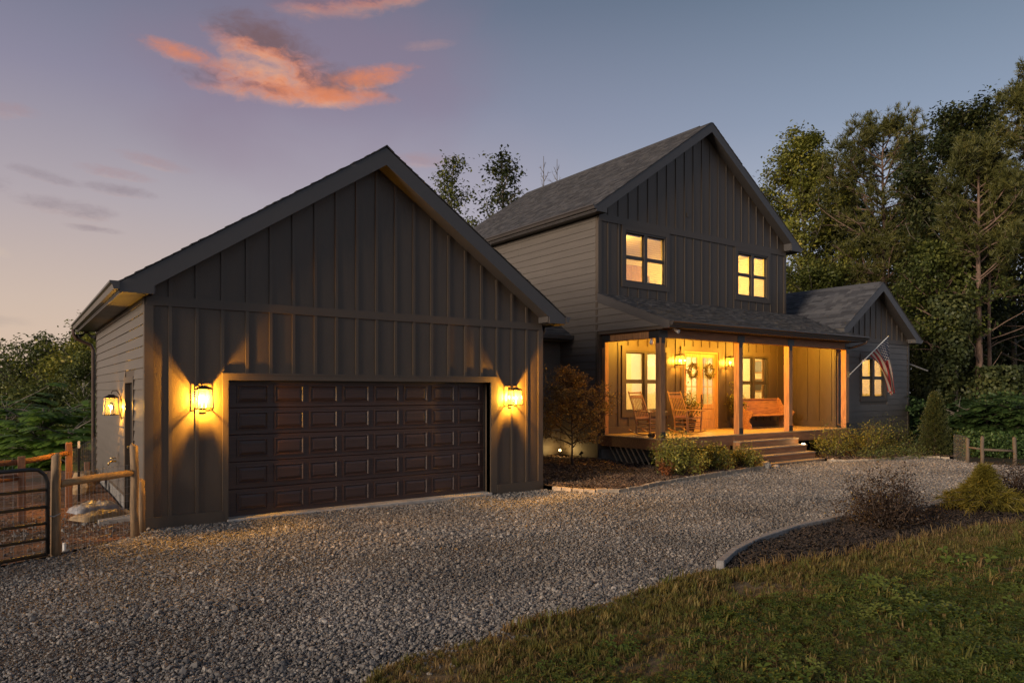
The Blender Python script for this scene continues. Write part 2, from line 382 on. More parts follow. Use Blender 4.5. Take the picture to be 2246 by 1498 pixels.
LEAF = {
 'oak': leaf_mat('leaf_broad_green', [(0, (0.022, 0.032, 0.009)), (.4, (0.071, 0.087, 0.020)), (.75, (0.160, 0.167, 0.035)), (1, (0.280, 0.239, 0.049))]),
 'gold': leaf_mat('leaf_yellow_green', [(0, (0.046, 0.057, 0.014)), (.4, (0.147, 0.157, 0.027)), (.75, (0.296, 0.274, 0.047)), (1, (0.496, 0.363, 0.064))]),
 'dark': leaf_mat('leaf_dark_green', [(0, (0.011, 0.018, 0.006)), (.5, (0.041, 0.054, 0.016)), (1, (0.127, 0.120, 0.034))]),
 'pine': leaf_mat('pine_needle', [(0, (0.024, 0.030, 0.009)), (.5, (0.086, 0.088, 0.022)), (.8, (0.153, 0.136, 0.032)), (1, (0.291, 0.174, 0.049))], .5, .2),
 'locust': leaf_mat('leaf_fresh_green', [(0, (0.049, 0.099, 0.015)), (.5, (0.139, 0.233, 0.032)), (1, (0.300, 0.372, 0.059))], .5, .4),
 'vine': leaf_mat('leaf_vine', [(0, (0.020, 0.028, 0.010)), (.5, (0.072, 0.087, 0.028)), (1, (0.190, 0.179, 0.055))]),
 'under': leaf_mat('leaf_undergrowth', [(0, (0.014, 0.027, 0.008)), (.5, (0.054, 0.101, 0.028)), (1, (0.146, 0.203, 0.058))]),
 'box': leaf_mat('leaf_boxwood', [(0, (0.047, 0.058, 0.012)), (.5, (0.178, 0.176, 0.032)), (1, (0.493, 0.406, 0.091))], .42, .25, nscale=2.5),
 'maple': leaf_mat('leaf_japanese_maple', [(0, (.08, .05, .022)), (.5, (.20, .125, .045)), (1, (.38, .25, .09))], .45, .4, nscale=2),
 'wreath': leaf_mat('leaf_wreath', [(0, (.07, .06, .02)), (.5, (.22, .18, .06)), (1, (.55, .45, .2))], .5, .2, nscale=6),
 'barberry': leaf_mat('leaf_barberry', [(0, (.018, .014, .010)), (.5, (.048, .030, .020)), (1, (.12, .07, .035))], .45, .3, nscale=2),
 'rust': leaf_mat('leaf_rust', [(0, (.12, .035, .012)), (1, (.36, .12, .03))], .5, .3, nscale=3),
 'cypress': leaf_mat('leaf_golden_cypress', [(0, (0.063, 0.059, 0.009)), (.5, (0.144, 0.117, 0.016)), (1, (0.243, 0.180, 0.027))], .55, .3, nscale=2),
 'arbor': leaf_mat('leaf_arborvitae', [(0, (0.020, 0.026, 0.007)), (.5, (0.047, 0.053, 0.014)), (1, (0.083, 0.083, 0.022))], .55, .2, nscale=2),
 'juniper': leaf_mat('leaf_juniper', [(0, (0.033, 0.052, 0.016)), (.5, (0.091, 0.111, 0.029)), (1, (0.195, 0.182, 0.052))], .55, .2, nscale=2),
}

# ------------------------------------------------------------------ building helpers
def sheet_y(mb, x0, x1, z0, z1, y0, y1, holes=()):
    """upright sheet in a constant-y plane with rectangular holes (x0,x1,z0,z1)"""
    xs = sorted({x0, x1, *[h[i] for h in holes for i in (0, 1)]}); zs = sorted({z0, z1, *[h[i] for h in holes for i in (2, 3)]})
    for i in range(len(xs)-1):
        run = None
        for j in range(len(zs)-1):
            cxm = (xs[i]+xs[i+1])/2; czm = (zs[j]+zs[j+1])/2
            hole = any(h[0] < cxm < h[1] and h[2] < czm < h[3] for h in holes) or not (x0 < cxm < x1 and z0 < czm < z1)
            if hole:
                if run is not None: mb.box(xs[i], xs[i+1], y0, y1, run, zs[j]); run = None
            elif run is None: run = zs[j]
        if run is not None: mb.box(xs[i], xs[i+1], y0, y1, run, zs[-1])
    return mb
def spans(z0, z1, cuts):
    out = [(z0, z1)]
    for a, b in cuts:
        nx = []
        for p, q in out:
            if b <= p or a >= q: nx.append((p, q))
            else:
                if a > p: nx.append((p, a))
                if b < q: nx.append((b, q))
        out = nx
    return [s for s in out if s[1]-s[0] > .02]
def lap_board_x(x, y0, y1, zb, expo, par, out=-1, t=.026):
    """one lap board on a wall facing -x (out=-1); bottom edge stands proud"""
    p = [(y0, zb), (y1, zb)]
    mb = MB()
    vs = [(x, y0, zb), (x + out*t, y0, zb), (x + out*.004, y0, zb+expo+.02), (x, y0, zb+expo+.02)]
    vs += [(a, y1, c) for a, b, c in vs]
    mb.add(vs, [(0,1,2,3), (7,6,5,4), (0,4,5,1), (1,5,6,2), (2,6,7,3), (3,7,4,0)])
    return obj('siding_board', mb, M['siding'], par)
def lap_board_y(y, x0, x1, zb, expo, par, t=.024):
    mb = MB()
    vs = [(x0, y, zb), (x0, y - t, zb), (x0, y - .004, zb+expo+.02), (x0, y, zb+expo+.02)]
    vs += [(x1, b, c) for a, b, c in vs]
    mb.add(vs, [(3,2,1,0), (4,5,6,7), (1,5,4,0), (2,6,5,1), (3,7,6,2), (0,4,7,3)])
    return obj('siding_board', mb, M['siding'], par)
def lap_run(fn, fixed, a0, a1, zb, expo, par, rng, blen=3.66, cuts=()):
    """boards of one course between a0 and a1, with staggered butt joints and gaps at openings"""
    for s0, s1 in spans(a0, a1, cuts):
        p = s0; q = s0 + rng.uniform(.6, 1.0)*blen
        while p < s1 - .02:
            e = min(q, s1)
            if s1 - e < .25: e = s1
            fn(fixed, p + .0015, e - .0015, zb, expo, par)
            p = e; q = p + blen
def shingles(par, o, ud, vd, L, H, mt, expo=.143, tab=.22, seed=1, clip=None):
    """courses of overlapping asphalt shingle tabs as real slabs; o = eave corner, ud along the eave, vd up the slope"""
    rng = np.random.RandomState(seed); o = np.array(o); ud = np.array(ud); vd = np.array(vd); nd = np.cross(ud, vd); nd /= np.linalg.norm(nd)
    if nd[2] < 0: nd = -nd
    V = []; F = []
    nc = int(H/expo) + 1
    for c in range(nc):
        v0 = c*expo; v1 = min(v0 + expo + .05, H)
        if v0 > H - .02: continue
        u = -rng.uniform(0, tab)
        while u < L:
            w = tab*rng.choice([.55, .8, 1.0, 1.25])
            a = max(0, u); b = min(L, u + w - .004); u += w
            if b - a < .03: continue
            mid = o + ud*(a+b)/2 + vd*v0
            if clip is not None and not clip(mid): continue
            h = .011 + (rng.rand() < .45)*.008 + rng.uniform(0, .002); g = rng.uniform(-.006, .006)
            i = len(V)
            for (uu, vv, hh) in ((a, v0+g, h), (b, v0+g, h), (b, v1, .003), (a, v1, .003), (a, v0+g, .0), (b, v0+g, .0)):
                V.append(tuple(o + ud*uu + vd*vv + nd*hh))
            F += [(i, i+1, i+2, i+3), (i+4, i+5, i+1, i), (i+4, i, i+3), (i+5, i+2, i+1)]
    mb = MB(); mb.add(V, F)
    s = obj('shingles', mb, mt, par); s['kind'] = 'stuff'
    return s
def window(par, x0, x1, z0, z1, y, blind=True, label=None, trim=.14, split=True, blind_drop=1.0):
    """double-hung pair in a wall whose face is at y: trim, frame, sashes, panes and blinds as parts"""
    f = MB(); d0, d1 = y - .012, y + .10
    f.box(x0, x0+.05, d0, d1, z0, z1).box(x1-.05, x1, d0, d1, z0, z1).box(x0+.05, x1-.05, d0, d1, z1-.05, z1).box(x0+.05, x1-.05, d0, d1, z0, z0+.05)
    xm = (x0+x1)/2; zm = (z0+z1)/2
    halves = [(x0+.05, xm-.06), (xm+.06, x1-.05)] if split else [(x0+.05, x1-.05)]
    if split: f.box(xm-.06, xm+.06, d0, d1, z0+.05, z1-.05)
    w = obj('window', f, M['sash'], par)
    if label: w['label'] = label
    for a, b in halves:
        s = MB()
        s.box(a, b, y+.03, y+.075, zm-.03, zm+.03)
        for lo, hi, yy in ((z0+.05, zm-.03, .035), (zm+.03, z1-.05, .055)):
            s.box(a, a+.028, y+yy, y+yy+.03, lo, hi).box(b-.028, b, y+yy, y+yy+.03, lo, hi)
            s.box(a+.028, b-.028, y+yy, y+yy+.03, lo, lo+.028).box(a+.028, b-.028, y+yy, y+yy+.03, hi-.028, hi)
            obj('pane', MB().box(a+.028, b-.028, y+yy+.012, y+yy+.018, lo+.028, hi-.028), M['glass'], w)
        obj('sash', s, M['sash'], w)
        if blind:
            bl = MB(); z = z1 - .09
            bl.box(a+.01, b-.01, y+.13, y+.17, z1-.09, z1-.05)
            while z > z1 - (z1-z0-.08)*blind_drop:
                z -= .066
                bl.add([(a+.012, y+.118, z), (b-.012, y+.118, z), (b-.012, y+.166, z+.008), (a+.012, y+.166, z+.008), (a+.012, y+.118, z+.003), (b-.012, y+.118, z+.003), (b-.012, y+.166, z+.011), (a+.012, y+.166, z+.011)],
                       [(0,3,2,1), (4,5,6,7), (0,1,5,4), (2,3,7,6), (1,2,6,5), (3,0,4,7)])
            obj('blind', bl, M['blind'], w)
    if trim:
        t = MB(); p = y - .034
        t.box(x0-trim, x0, p, y, z0-trim, z1+trim).box(x1, x1+trim, p, y, z0-trim, z1+trim).box(x0, x1, p, y, z1, z1+trim).box(x0, x1, p, y, z0-trim, z0)
        obj('window_trim', t, M['trim'], w)
    return w
def point_light(name, loc, watts, col=(1, .60, .17), r=.03, par=None):
    l = bpy.data.lights.new(name, 'POINT'); l.energy = watts; l.color = col; l.shadow_soft_size = r
    o = bpy.data.objects.new(name, l); COL.objects.link(o)
    if par is not None: o.parent = par
    o.location = loc
    return o
AMBER = (1.0, .455, .038)

# ------------------------------------------------------------------ ground sheets
def poly_sheet(name, poly, z, m, res=.4, kind='structure', zfun=None, rough=.0, seed=0):
    """triangulated ground sheet following a polygon outline"""
    import bmesh
    from mathutils.geometry import delaunay_2d_cdt
    rng = np.random.RandomState(seed)
    pts = []
    n = len(poly)
    for i in range(n):
        a = Vector(poly[i]); b = Vector(poly[(i+1) % n]); L = (b-a).length; c = max(1, int(L/res))
        for j in range(c):
            p = a.lerp(b, j/c); 
            if rough and j: p = p + Vector(((rng.rand()-.5)*rough, (rng.rand()-.5)*rough))
            pts.append(p)
    edge = [(i, (i+1) % len(pts)) for i in range(len(pts))]
    P = np.array([p[:] for p in pts]); x0, y0 = P.min(0); x1, y1 = P.max(0)
    gx, gy = np.meshgrid(np.arange(x0, x1, res), np.arange(y0, y1, res)); G = np.stack([gx.ravel(), gy.ravel()], 1); G += (rng.rand(*G.shape)-.5)*res*.5
    G = G[in_poly(G, P)]
    vs, _, fs, *_ = delaunay_2d_cdt(pts + [Vector(g) for g in G], edge, [], 1, 1e-5)
    mb = MB(); mb.add([(v.x, v.y, z + (zfun(v.x, v.y) if zfun else 0)) for v in vs], [tuple(f) for f in fs])
    o = obj(name, mb, m, smooth=True); o['kind'] = kind
    return o
def in_poly(G, P):
    inside = np.zeros(len(G), bool); n = len(P)
    for i in range(n):
        x1, y1 = P[i]; x2, y2 = P[(i+1) % n]
        c = ((y1 > G[:, 1]) != (y2 > G[:, 1])) & (G[:, 0] < (x2-x1)*(G[:, 1]-y1)/((y2-y1) + 1e-12) + x1)
        inside ^= c
    return inside

def ground_mat(name, a, b, scale, bump=.6, bs=60, rough=.95, c=None, cs=.6):
    m = bpy.data.materials.new(name); m.use_nodes = True; m.node_tree.nodes.clear(); q = NT(m.node_tree)
    out = q.node('ShaderNodeOutputMaterial'); bb = q.node('ShaderNodeBsdfPrincipled'); q.l.new(bb.outputs[0], out.inputs[0])
    t = q.node('ShaderNodeTexCoord').outputs['Object']
    n1 = q.noise(t, scale, 6, .7); col = q.mix(q.smooth(n1, .3, .7), a, b)
    if c is not None: col = q.mix(q.smooth(q.noise(t, cs, 4, .6, .5), .45, .65), col, c)
    q.put(bb.inputs['Base Color'], col); bb.inputs['Roughness'].default_value = rough; bb.inputs['Specular IOR Level'].default_value = .2
    bn = q.node('ShaderNodeBump'); bn.inputs['Strength'].default_value = bump; bn.inputs['Distance'].default_value = .02
    q.put(bn.inputs['Height'], q.noise(t, bs, 5, .7)); q.l.new(bn.outputs[0], bb.inputs['Normal'])
    return m
M['g_ground'] = ground_mat('forest_floor', (.04, .03, .018), (.085, .06, .035), 3, c=(.045, .05, .02))
M['g_gravel'] = ground_mat('gravel_bed', (.075, .066, .058), (.17, .15, .134), 55, 1.0, 70)
M['g_mulch'] = ground_mat('mulch_bed', (.012, .009, .007), (.035, .022, .016), 28, 1.0, 50)
M['g_lawn'] = ground_mat('lawn_soil', (.09, .066, .034), (.20, .145, .085), 9, .8, 60, c=(.07, .07, .022), cs=.9)
M['g_dirt'] = ground_mat('red_clay_dirt', (.13, .065, .035), (.24, .125, .07), 6, .8, 50, c=(.10, .07, .045), cs=.8)
def far_z(x, y):
    z = -.05
    if x < 4: z -= 4.0 * min(1, max(0, (y - 19) / 22)) * min(1, max(0, (6 - x) / 5))
    if x > 27: z -= 1.4 * min(1, (x - 27) / 14)
    return z
gm = MB()
gx = np.concatenate([np.linspace(-600, -60, 8), np.linspace(-50, 90, 57), np.linspace(110, 700, 8)]); gy = np.concatenate([np.linspace(-500, -40, 7), np.linspace(-30, 90, 49), np.linspace(110, 700, 8)])
gm.add([(x, y, far_z(x, y)) for y in gy for x in gx], [(j*len(gx)+i, j*len(gx)+i+1, (j+1)*len(gx)+i+1, (j+1)*len(gx)+i) for j in range(len(gy)-1) for i in range(len(gx)-1)])
tag(obj('ground', gm, M['g_ground'], smooth=True), kind='structure')

BED_FRONT = [(8.86, 11.30), (8.98, 10.9), (9.06, 10.62), (9.35, 10.2), (9.75, 9.98), (10.4, 10.03), (11.36, 10.29), (12.3, 10.42), (13.34, 10.55), (14.8, 10.75), (16.25, 10.94)]
BED_RIGHT = [(19.16, 10.86), (19.5, 10.55), (19.99, 10.29), (21.0, 10.12), (22.05, 9.97), (22.5, 9.5), (22.68, 9.06)]
EDGE = [(6.53, 5.03), (7.2, 5.33), (7.99, 5.56), (9.25, 5.76), (10.54, 5.78), (11.93, 5.68), (13.35, 5.39), (14.51, 4.85), (16.0, 4.1)]
LAWN_TOP = [(-1.5, 1.5), (0.3, 3.3), (1.2, 4.2), (1.99, 4.53), (2.43, 4.72), (2.83, 4.69), (3.55, 4.76), (4.36, 4.80), (5.2, 4.89), (6.3, 4.97)]
LAWN_BED = [(7.25, 4.66), (8.2, 4.44), (9.75, 4.40), (11.4, 4.2), (13.3, 3.85), (15.6, 3.2)]
def lawn_z(x, y):
    e = np.interp(x, [p[0] for p in LAWN_TOP + LAWN_BED], [p[1] for p in LAWN_TOP + LAWN_BED])
    return max(0.0, min(.30, .055*(e - y) + .02)) + .012*math.sin(x*2.1)*math.sin(y*1.7+.4)
def gravel_z(x, y):
    return .010*math.sin(x*.9 + y*.5) + .008*math.sin(x*2.3 - y*1.9) - .012*math.exp(-((y - 8.2 + .12*x)/.35)**2) - .012*math.exp(-((y - 6.6 + .12*x)/.35)**2)
GRAVEL = [(-9, 8.2), (-3, 9.0), (.42, 10.2), (1.4, 10.9), (1.5, 11.25), (8.86, 11.25)] + BED_FRONT[1:] + [(16.3, 11.2), (19.1, 11.2)] + BED_RIGHT + \
         [(21.95, 7.98), (22.3, 7.1), (23.6, 5.0), (26, 2.0), (17, 3.4)] + EDGE[::-1] + [(6.45, 4.9)] + LAWN_TOP[::-1][1:] + [(-2.5, .5), (-9, .5)]
poly_sheet('gravel_driveway', GRAVEL, .0, M['g_gravel'], .35, zfun=gravel_z, rough=.05, seed=1)
poly_sheet('lawn', [(-1.5, 1.5)] + LAWN_TOP[1:] + LAWN_BED + [(19, 1.9), (27, 1.2), (27, -8), (-3, -8)], .012, M['g_lawn'], .35, zfun=lawn_z, seed=2)
poly_sheet('mulch_bed_front', EDGE + LAWN_BED[::-1] + [(6.45, 4.93)], .0, M['g_mulch'], .2, zfun=lambda x, y: .035 + .02*math.sin(x*5)*math.sin(y*6), seed=3)
poly_sheet('mulch_bed_house', BED_FRONT + [(16.3, 11.9), (13.4, 12.3), (13.2, 15.9), (8.9, 15.9)], .0, M['g_mulch'], .2, zfun=lambda x, y: .07 + .03*math.sin(x*3.3)*math.sin(y*2.6) + .05*max(0, min(1, (y-11)/3)), seed=4)
poly_sheet('mulch_bed_wing', BED_RIGHT + [(23.2, 9.2), (26, 10), (27.6, 12.45), (22.3, 12.45), (19.16, 12.2)], .0, M['g_mulch'], .25, zfun=lambda x, y: .06 + .03*math.sin(x*3.3)*math.sin(y*2.6), seed=5)
poly_sheet('dirt_yard', [(-9, 8.35), (-3, 9.1), (.42, 10.28), (1.4, 10.98), (1.54, 11.3), (1.54, 18.6), (1.2, 21), (-3, 22), (-9, 20)], -.005, M['g_dirt'], .35, zfun=lambda x, y: .03*math.sin(x*2.3)*math.sin(y*1.9), seed=6)

# ------------------------------------------------------------------ the garage
GX0, GX1, GY, GYB = 1.557, 8.84, 11.27, 18.5
GA = thing('garage', 'dark brown gabled garage with a wide panelled door, nearest building', 'garage', (5.2, 11.27, 0))
rg = random.Random(3)
RX, RZ, RM = 5.202, 6.246, .667
def g_top(x): return RZ - RM*abs(x - RX)
DX0, DX1, DZ1 = 2.69, 7.57, 2.20
w = MB(); sheet_y(w, GX0, GX1, .02, 3.30, GY, GY+.12, [(DX0, DX1, -1, DZ1)])
w.prism_y([(GX0, 3.30), (GX1, 3.30), (GX1, g_top(GX1)-.31), (RX, RZ-.31), (GX0, g_top(GX0)-.31)], GY, GY+.12)
obj('front_wall', w, M['panel'], GA)
w = MB().box(GX0, GX0+.12, GY+.121, 12.40, .30, 3.40).box(GX0, GX0+.12, 12.40, 13.42, 1.97+.26, 3.40).box(GX0, GX0+.12, 13.42, GYB-.121, .30, 3.40)
w.box(GX1-.12, GX1, GY+.121, GYB-.121, .1, 3.40).box(GX0, GX1, GYB-.12, GYB, .1, 3.40)
w.prism_y([(GX0, 3.401), (GX1, 3.401), (GX1, g_top(GX1)-.31), (RX, RZ-.31), (GX0, g_top(GX0)-.31)], GYB-.12, GYB)
obj('side_wall', w, M['panel'], GA)
for fx, fa, fb, fz in ((GX0+.02, GY+.13, 12.42, .295), (GX0+.02, 13.41, GYB-.02, .295), (GX1-.14, GY+.13, GYB-.02, .095)): obj('foundation', MB().box(fx, fx+.12, fa, fb, -.3, fz), M['block'], GA)
# battens, trim bands
BAND0, BAND1 = 3.285, 3.42
bx = [1.877 + .3655*i for i in range(19)]
HDR0, HDR1 = 2.205, 2.318
for x in bx:
    if x > GX1 - .1: continue
    hw = .024
    lo = HDR1 if DX0 - .1 < x < DX1 + .1 else .20
    if lo > 1 or not (DX0 - .13 < x < DX1 + .14):
        obj('batten', MB().box(x-hw, x+hw, GY-.024, GY, lo, BAND0), M['trim'], GA)
    zt = min(g_top(x-hw), g_top(x+hw)) - .33
    if zt > BAND1 + .05: obj('batten', MB().box(x-hw, x+hw, GY-.024, GY, BAND1, zt), M['trim'], GA)
obj('band_board', MB().box(GX0+.002, GX1-.002, GY-.032, GY, BAND0, BAND1), M['trim'], GA)
obj('header_board', MB().box(2.60, 7.735, GY-.036, GY, HDR0, HDR1).box(2.60, 7.735, GY-.044, GY-.0361, HDR1-.03, HDR1-.006), M['trim'], GA)
obj('door_casing', MB().box(2.605, DX0, GY-.034, GY, .03, HDR0), M['trim'], GA)
obj('door_casing', MB().box(DX1, 7.715, GY-.034, GY, .03, HDR0), M['trim'], GA)
for a, b in ((GX0-.024, GX0+.095), (GX1-.095, GX1+.024)):
    obj('corner_board', MB().box(a, b, GY-.030, GY, .03, BAND0), M['trim'], GA)
obj('corner_board', MB().box(GX0-.024, GX0, GY+.001, GY+.10, .03, 3.40), M['trim'], GA)
for a, b in ((GX0-.024, 2.604), (7.716, GX1+.024)):
    obj('skirt_board', MB().box(a, b, GY-.040, GY, .0, .20), M['trim'], GA)
# recessed opening
jd = GY + .20
j = MB().box(DX0-.03, DX0, GY+.001, jd+.08, .03, DZ1).box(DX1, DX1+.03, GY+.001, jd+.08, .03, DZ1).box(DX0-.03, DX1+.03, GY+.001, jd+.08, DZ1, DZ1+.03)
obj('door_jamb', j, M['trim'], GA)
obj('weather_strip', MB().box(DX1-.03, DX1-.0005, jd-.03, jd-.012, .05, DZ1-.001).box(DX0+.0005, DX0+.03, jd-.03, jd-.012, .05, DZ1-.001).box(DX0+.03, DX1-.03, jd-.03, jd-.012, DZ1-.03, DZ1-.001), M['black'], GA)
obj('concrete_sill', MB().cbox(DX0-.02, DX1+.02, GY-.06, jd+.1, -.1, .055, .01), M['concrete'], GA)
gd = MB(); secs = 5; sh = (DZ1-.05)/secs
for i in range(secs):
    gd.cbox(DX0+.001, DX1-.001, jd, jd+.04, .055+i*sh, .055+(i+1)*sh-.006, .006)
gdo = obj('garage_door', gd, M['garage_door'], GA)
for i in range(secs):
    zc = .055 + (i+.5)*sh
    for c in range(8):
        x0 = 2.905 + .585*c - .035; x1 = x0 + .49; z0, z1 = zc-.145, zc+.145
        p = MB()      # raised panel: a moulding ring round a bevelled field
        def ring(o0, h0, o1, h1):
            a = [(x0+o0, jd-h0, z0+o0), (x1-o0, jd-h0, z0+o0), (x1-o0, jd-h0, z1-o0), (x0+o0, jd-h0, z1-o0)]
            b = [(x0+o1, jd-h1, z0+o1), (x1-o1, jd-h1, z0+o1), (x1-o1, jd-h1, z1-o1), (x0+o1, jd-h1, z1-o1)]
            p.add(a+b, [(0,1,5,4), (1,2,6,5), (2,3,7,6), (3,0,4,7)])
        ring(0, -.002, .0, .016); ring(.0, .016, .018, .018); ring(.018, .018, .034, .001); ring(.034, .001, .075, .013)
        p.add([(x0+.075, jd-.013, z0+.075), (x1-.075, jd-.013, z0+.075), (x1-.075, jd-.013, z1-.075), (x0+.075, jd-.013, z1-.075)], [(0,1,2,3)])
        obj('door_panel', p, M['garage_door'], gdo)
# left side: lap siding, side door
z = .30; row = 0
while z < 3.36:
    e = min(.16, 3.38 - z)
    cuts = [(12.36, 13.46)] if z < 2.24 else []
    lap_run(lap_board_x, GX0, GY+.10, GYB-.1, z, e, GA, rg, 3.66, cuts); z += .16; row += 1
obj('corner_board', MB().box(GX0-.022, GX0, GYB-.1, GYB, .25, 3.40), M['trim'], GA)
obj('skirt_board', MB().box(GX0-.026, GX0, GY+.10, 12.36, .24, .30).box(GX0-.026, GX0, 13.46, GYB-.1, .24, .30), M['trim'], GA)
sdo = obj('side_door', MB().box(GX0+.05, GX0+.09, 12.48, 13.34, .12, 2.16), M['black'], GA); sdo['label'] = 'dark side door'
obj('handle', MB().box(GX0+.0, GX0+.05, 13.24, 13.28, 1.08, 1.11).box(GX0-.01, GX0+.0, 13.14, 13.28, 1.08, 1.11), M['brass'], sdo)
obj('side_door_frame', MB().box(GX0-.03, GX0+.12, 12.37, 12.48, .05, 2.17).box(GX0-.03, GX0+.12, 13.34, 13.45, .05, 2.17).box(GX0-.03, GX0+.12, 12.37, 13.45, 2.17, 2.27), M['trim'], GA)
obj('step_slab', MB().box(GX0-.5, GX0-.001, 12.3, 13.5, -.1, .05), M['concrete'], GA)
# roof
OY0, OY1 = 10.93, 18.85; EX0, EX1 = 1.19, 9.214
rf = MB().prism_y([(EX0-.01, g_top(EX0)-.16), (EX0-.01, g_top(EX0)-.03), (RX, RZ-.02), (EX1+.01, g_top(EX1)-.03), (EX1+.01, g_top(EX1)-.16), (RX, RZ-.15)], OY0+.025, OY1)
rfo = obj('roof', rf, M['fascia'], GA)
ln = math.hypot(1, RM); hh = (RX-EX0+.05)*ln
shingles(GA, (EX0-.04, OY0-.015, g_top(EX0-.04)-.018), (0,1,0), (1/ln, 0, RM/ln), OY1-OY0+.02, hh, M['shingle'], seed=1)
shingles(GA, (EX1+.04, OY0-.015, g_top(EX1+.04)-.018), (0,1,0), (-1/ln, 0, RM/ln), OY1-OY0+.02, hh, M['shingle'], seed=2)
obj('ridge_cap', MB().prism_y([(RX-.14, RZ-.105), (RX, RZ-.005), (RX+.14, RZ-.105), (RX+.14, RZ-.09), (RX, RZ+.012), (RX-.14, RZ-.09)], OY0-.02, OY1), M['shingle'], GA)
for sgn, ex in ((-1, EX0), (1, EX1)):
    ix = RX + sgn*(RX-1.615)
    q = [(RX, RZ-.035), (ex, g_top(ex)-.035), (ex, 3.408), (ix, 3.408), (ix, g_top(ix)-.33), (RX, RZ-.33)]
    obj('rake_board', MB().prism_y(q if sgn < 0 else q[::-1], OY0, OY0+.024), M['fascia'], GA)
    q = [(RX, RZ-.315), (ix, g_top(ix)-.315), (ix, g_top(ix)-.30), (RX, RZ-.30)]
    obj('rake_soffit', MB().prism_y(q if sgn < 0 else q[::-1], OY0+.0245, GY-.001), M['fascia'], GA)
    a, b = sorted((ex, ix))
    obj('eave_return', MB().box(*(sorted((ix, ix - sgn*.02))), OY0+.025, GY-.001, 3.425, g_top(ix)-.31), M['fascia'], GA)
    wall = GX0 if sgn < 0 else GX1
    obj('soffit', MB().box(*sorted((ex-sgn*.0, wall+sgn*.0)), OY0+.0245, OY1, 3.408, 3.424), M['fascia'], GA)
    obj('frieze_board', MB().box(*sorted((wall, wall+sgn*.028)), GY+.1, GYB, 3.33, 3.4075), M['trim'], GA)
    obj('fascia_board', MB().box(*sorted((ex, ex-sgn*.022)), OY0+.0245, OY1, 3.39, g_top(ex)-.04), M['fascia'], GA)
    g0 = ex + sgn*.003; g1 = ex + sgn*.125; gt = g_top(ex) - .015
    gut = [(g0, gt), (g0, gt-.115), (g1-sgn*.05, gt-.115), (g1-sgn*.03, gt-.05), (g1, gt-.03), (g1, gt), (g1-sgn*.012, gt), (g1-sgn*.012, gt-.025), (g1-sgn*.04, gt-.045), (g1-sgn*.06, gt-.105), (g0+sgn*.008, gt-.105), (g0+sgn*.008, gt)]
    gm_ = MB().prism_y(gut, OY0-.01, OY1)
    gm_.prism_y([(g0, gt), (g0, gt-.115), (g1-sgn*.05, gt-.115), (g1-sgn*.03, gt-.05), (g1, gt-.03), (g1, gt)], OY0-.013, OY0-.0105)
    obj('gutter', gm_, M['gutter'], GA)
obj('downspout', MB().tube([(1.10, 18.62, 3.44), (1.10, 18.62, 3.33), (1.16, 18.62, 3.22), (1.44, 18.62, 3.09), (1.49, 18.62, 2.98), (1.49, 18.62, .05), (1.42, 18.5, -.05)], .038, 8), M['copper'], GA)
obj('downspout', MB().tube([(9.20, 11.62, 3.43), (9.20, 11.62, 3.33), (9.14, 11.62, 3.24), (8.98, 11.62, 3.17), (8.91, 11.62, 3.06), (8.91, 11.62, .22), (8.95, 11.45, .1)], .036, 8), M['copper'], GA)
fl = thing('eave_floodlight', 'dark twin floodlight under the far end of the garage gutter', 'floodlight', (1.36, 18.75, 3.4))
obj('base', MB().box(1.31, 1.41, 18.70, 18.80, 3.36, 3.405), M['black'], fl)
for dx in (-.10, .10):
    obj('lamp_head', MB().tube([(1.36+dx*.4, 18.75, 3.35), (1.36+dx, 18.70, 3.30), (1.36+dx*1.9, 18.62, 3.27)], [.02, .035, .06], 8), M['black'], fl)

# ------------------------------------------------------------------ the house
HX0, HX1, HY, HYB = 13.235, 22.187, 14.30, 23.3
HO = thing('house', 'dark two storey farmhouse with a lit timber porch and one storey wing', 'house', (17.7, 14.3, 0))
HR, HZ, HM = 17.79, 10.48, .684
def h_top(x): return HZ - HM*abs(x - HR)
WX0, WX1, WZ0, WZ1 = 14.27, 15.99, 5.16, 6.655        # upper left window
VX0, VX1 = 19.463, 21.132                              # upper right window
LX0, LX1, LZ0, LZ1 = 14.27, 15.99, 1.42, 3.20          # porch left window
MX0, MX1 = 19.55, 21.16                                # porch right window
PD0, PD1, PDZ = 16.80, 18.46, 3.27                      # front door
DK = .82
B0, B1 = 6.79, 6.985
holes = [(WX0, WX1, WZ0, WZ1), (VX0, VX1, 5.18, 6.655), (LX0, LX1, LZ0, LZ1), (MX0, MX1, LZ0, LZ1), (PD0, PD1, .0, PDZ)]
w = MB(); sheet_y(w, HX0, HX1, .4, B0, HY, HY+.14, holes)
w.prism_y([(HX0, B0), (HX1, B0), (HX1, h_top(HX1)-.31), (HR, HZ-.31), (HX0, h_top(HX0)-.31)], HY, HY+.14)
obj('front_wall', w, M['panel'], HO)
w = MB().box(HX0, HX0+.14, HY+.141, HYB, .1, 6.94).box(HX1-.14, HX1, HY+.141, HYB, .1, 6.94).box(HX0+.141, HX1-.141, HYB-.14, HYB, .1, 6.94)
w.prism_y([(HX0, 6.941), (HX1, 6.941), (HX1, h_top(HX1)-.31), (HR, HZ-.31), (HX0, h_top(HX0)-.31)], HYB-.14, HYB)
obj('side_wall', w, M['panel'], HO)
obj('band_board', MB().box(HX0+.002, HX1-.002, HY-.034, HY, B0, B1), M['trim'], HO)
tr = .14
tb = [(a-tr-.001, b+tr+.001, c-tr-.001, d+tr+.001) for a, b, c, d in holes[:4]] + [(PD0-.15, PD1+.15, 0, PDZ+.15)]
PORCH_TOP = 4.76
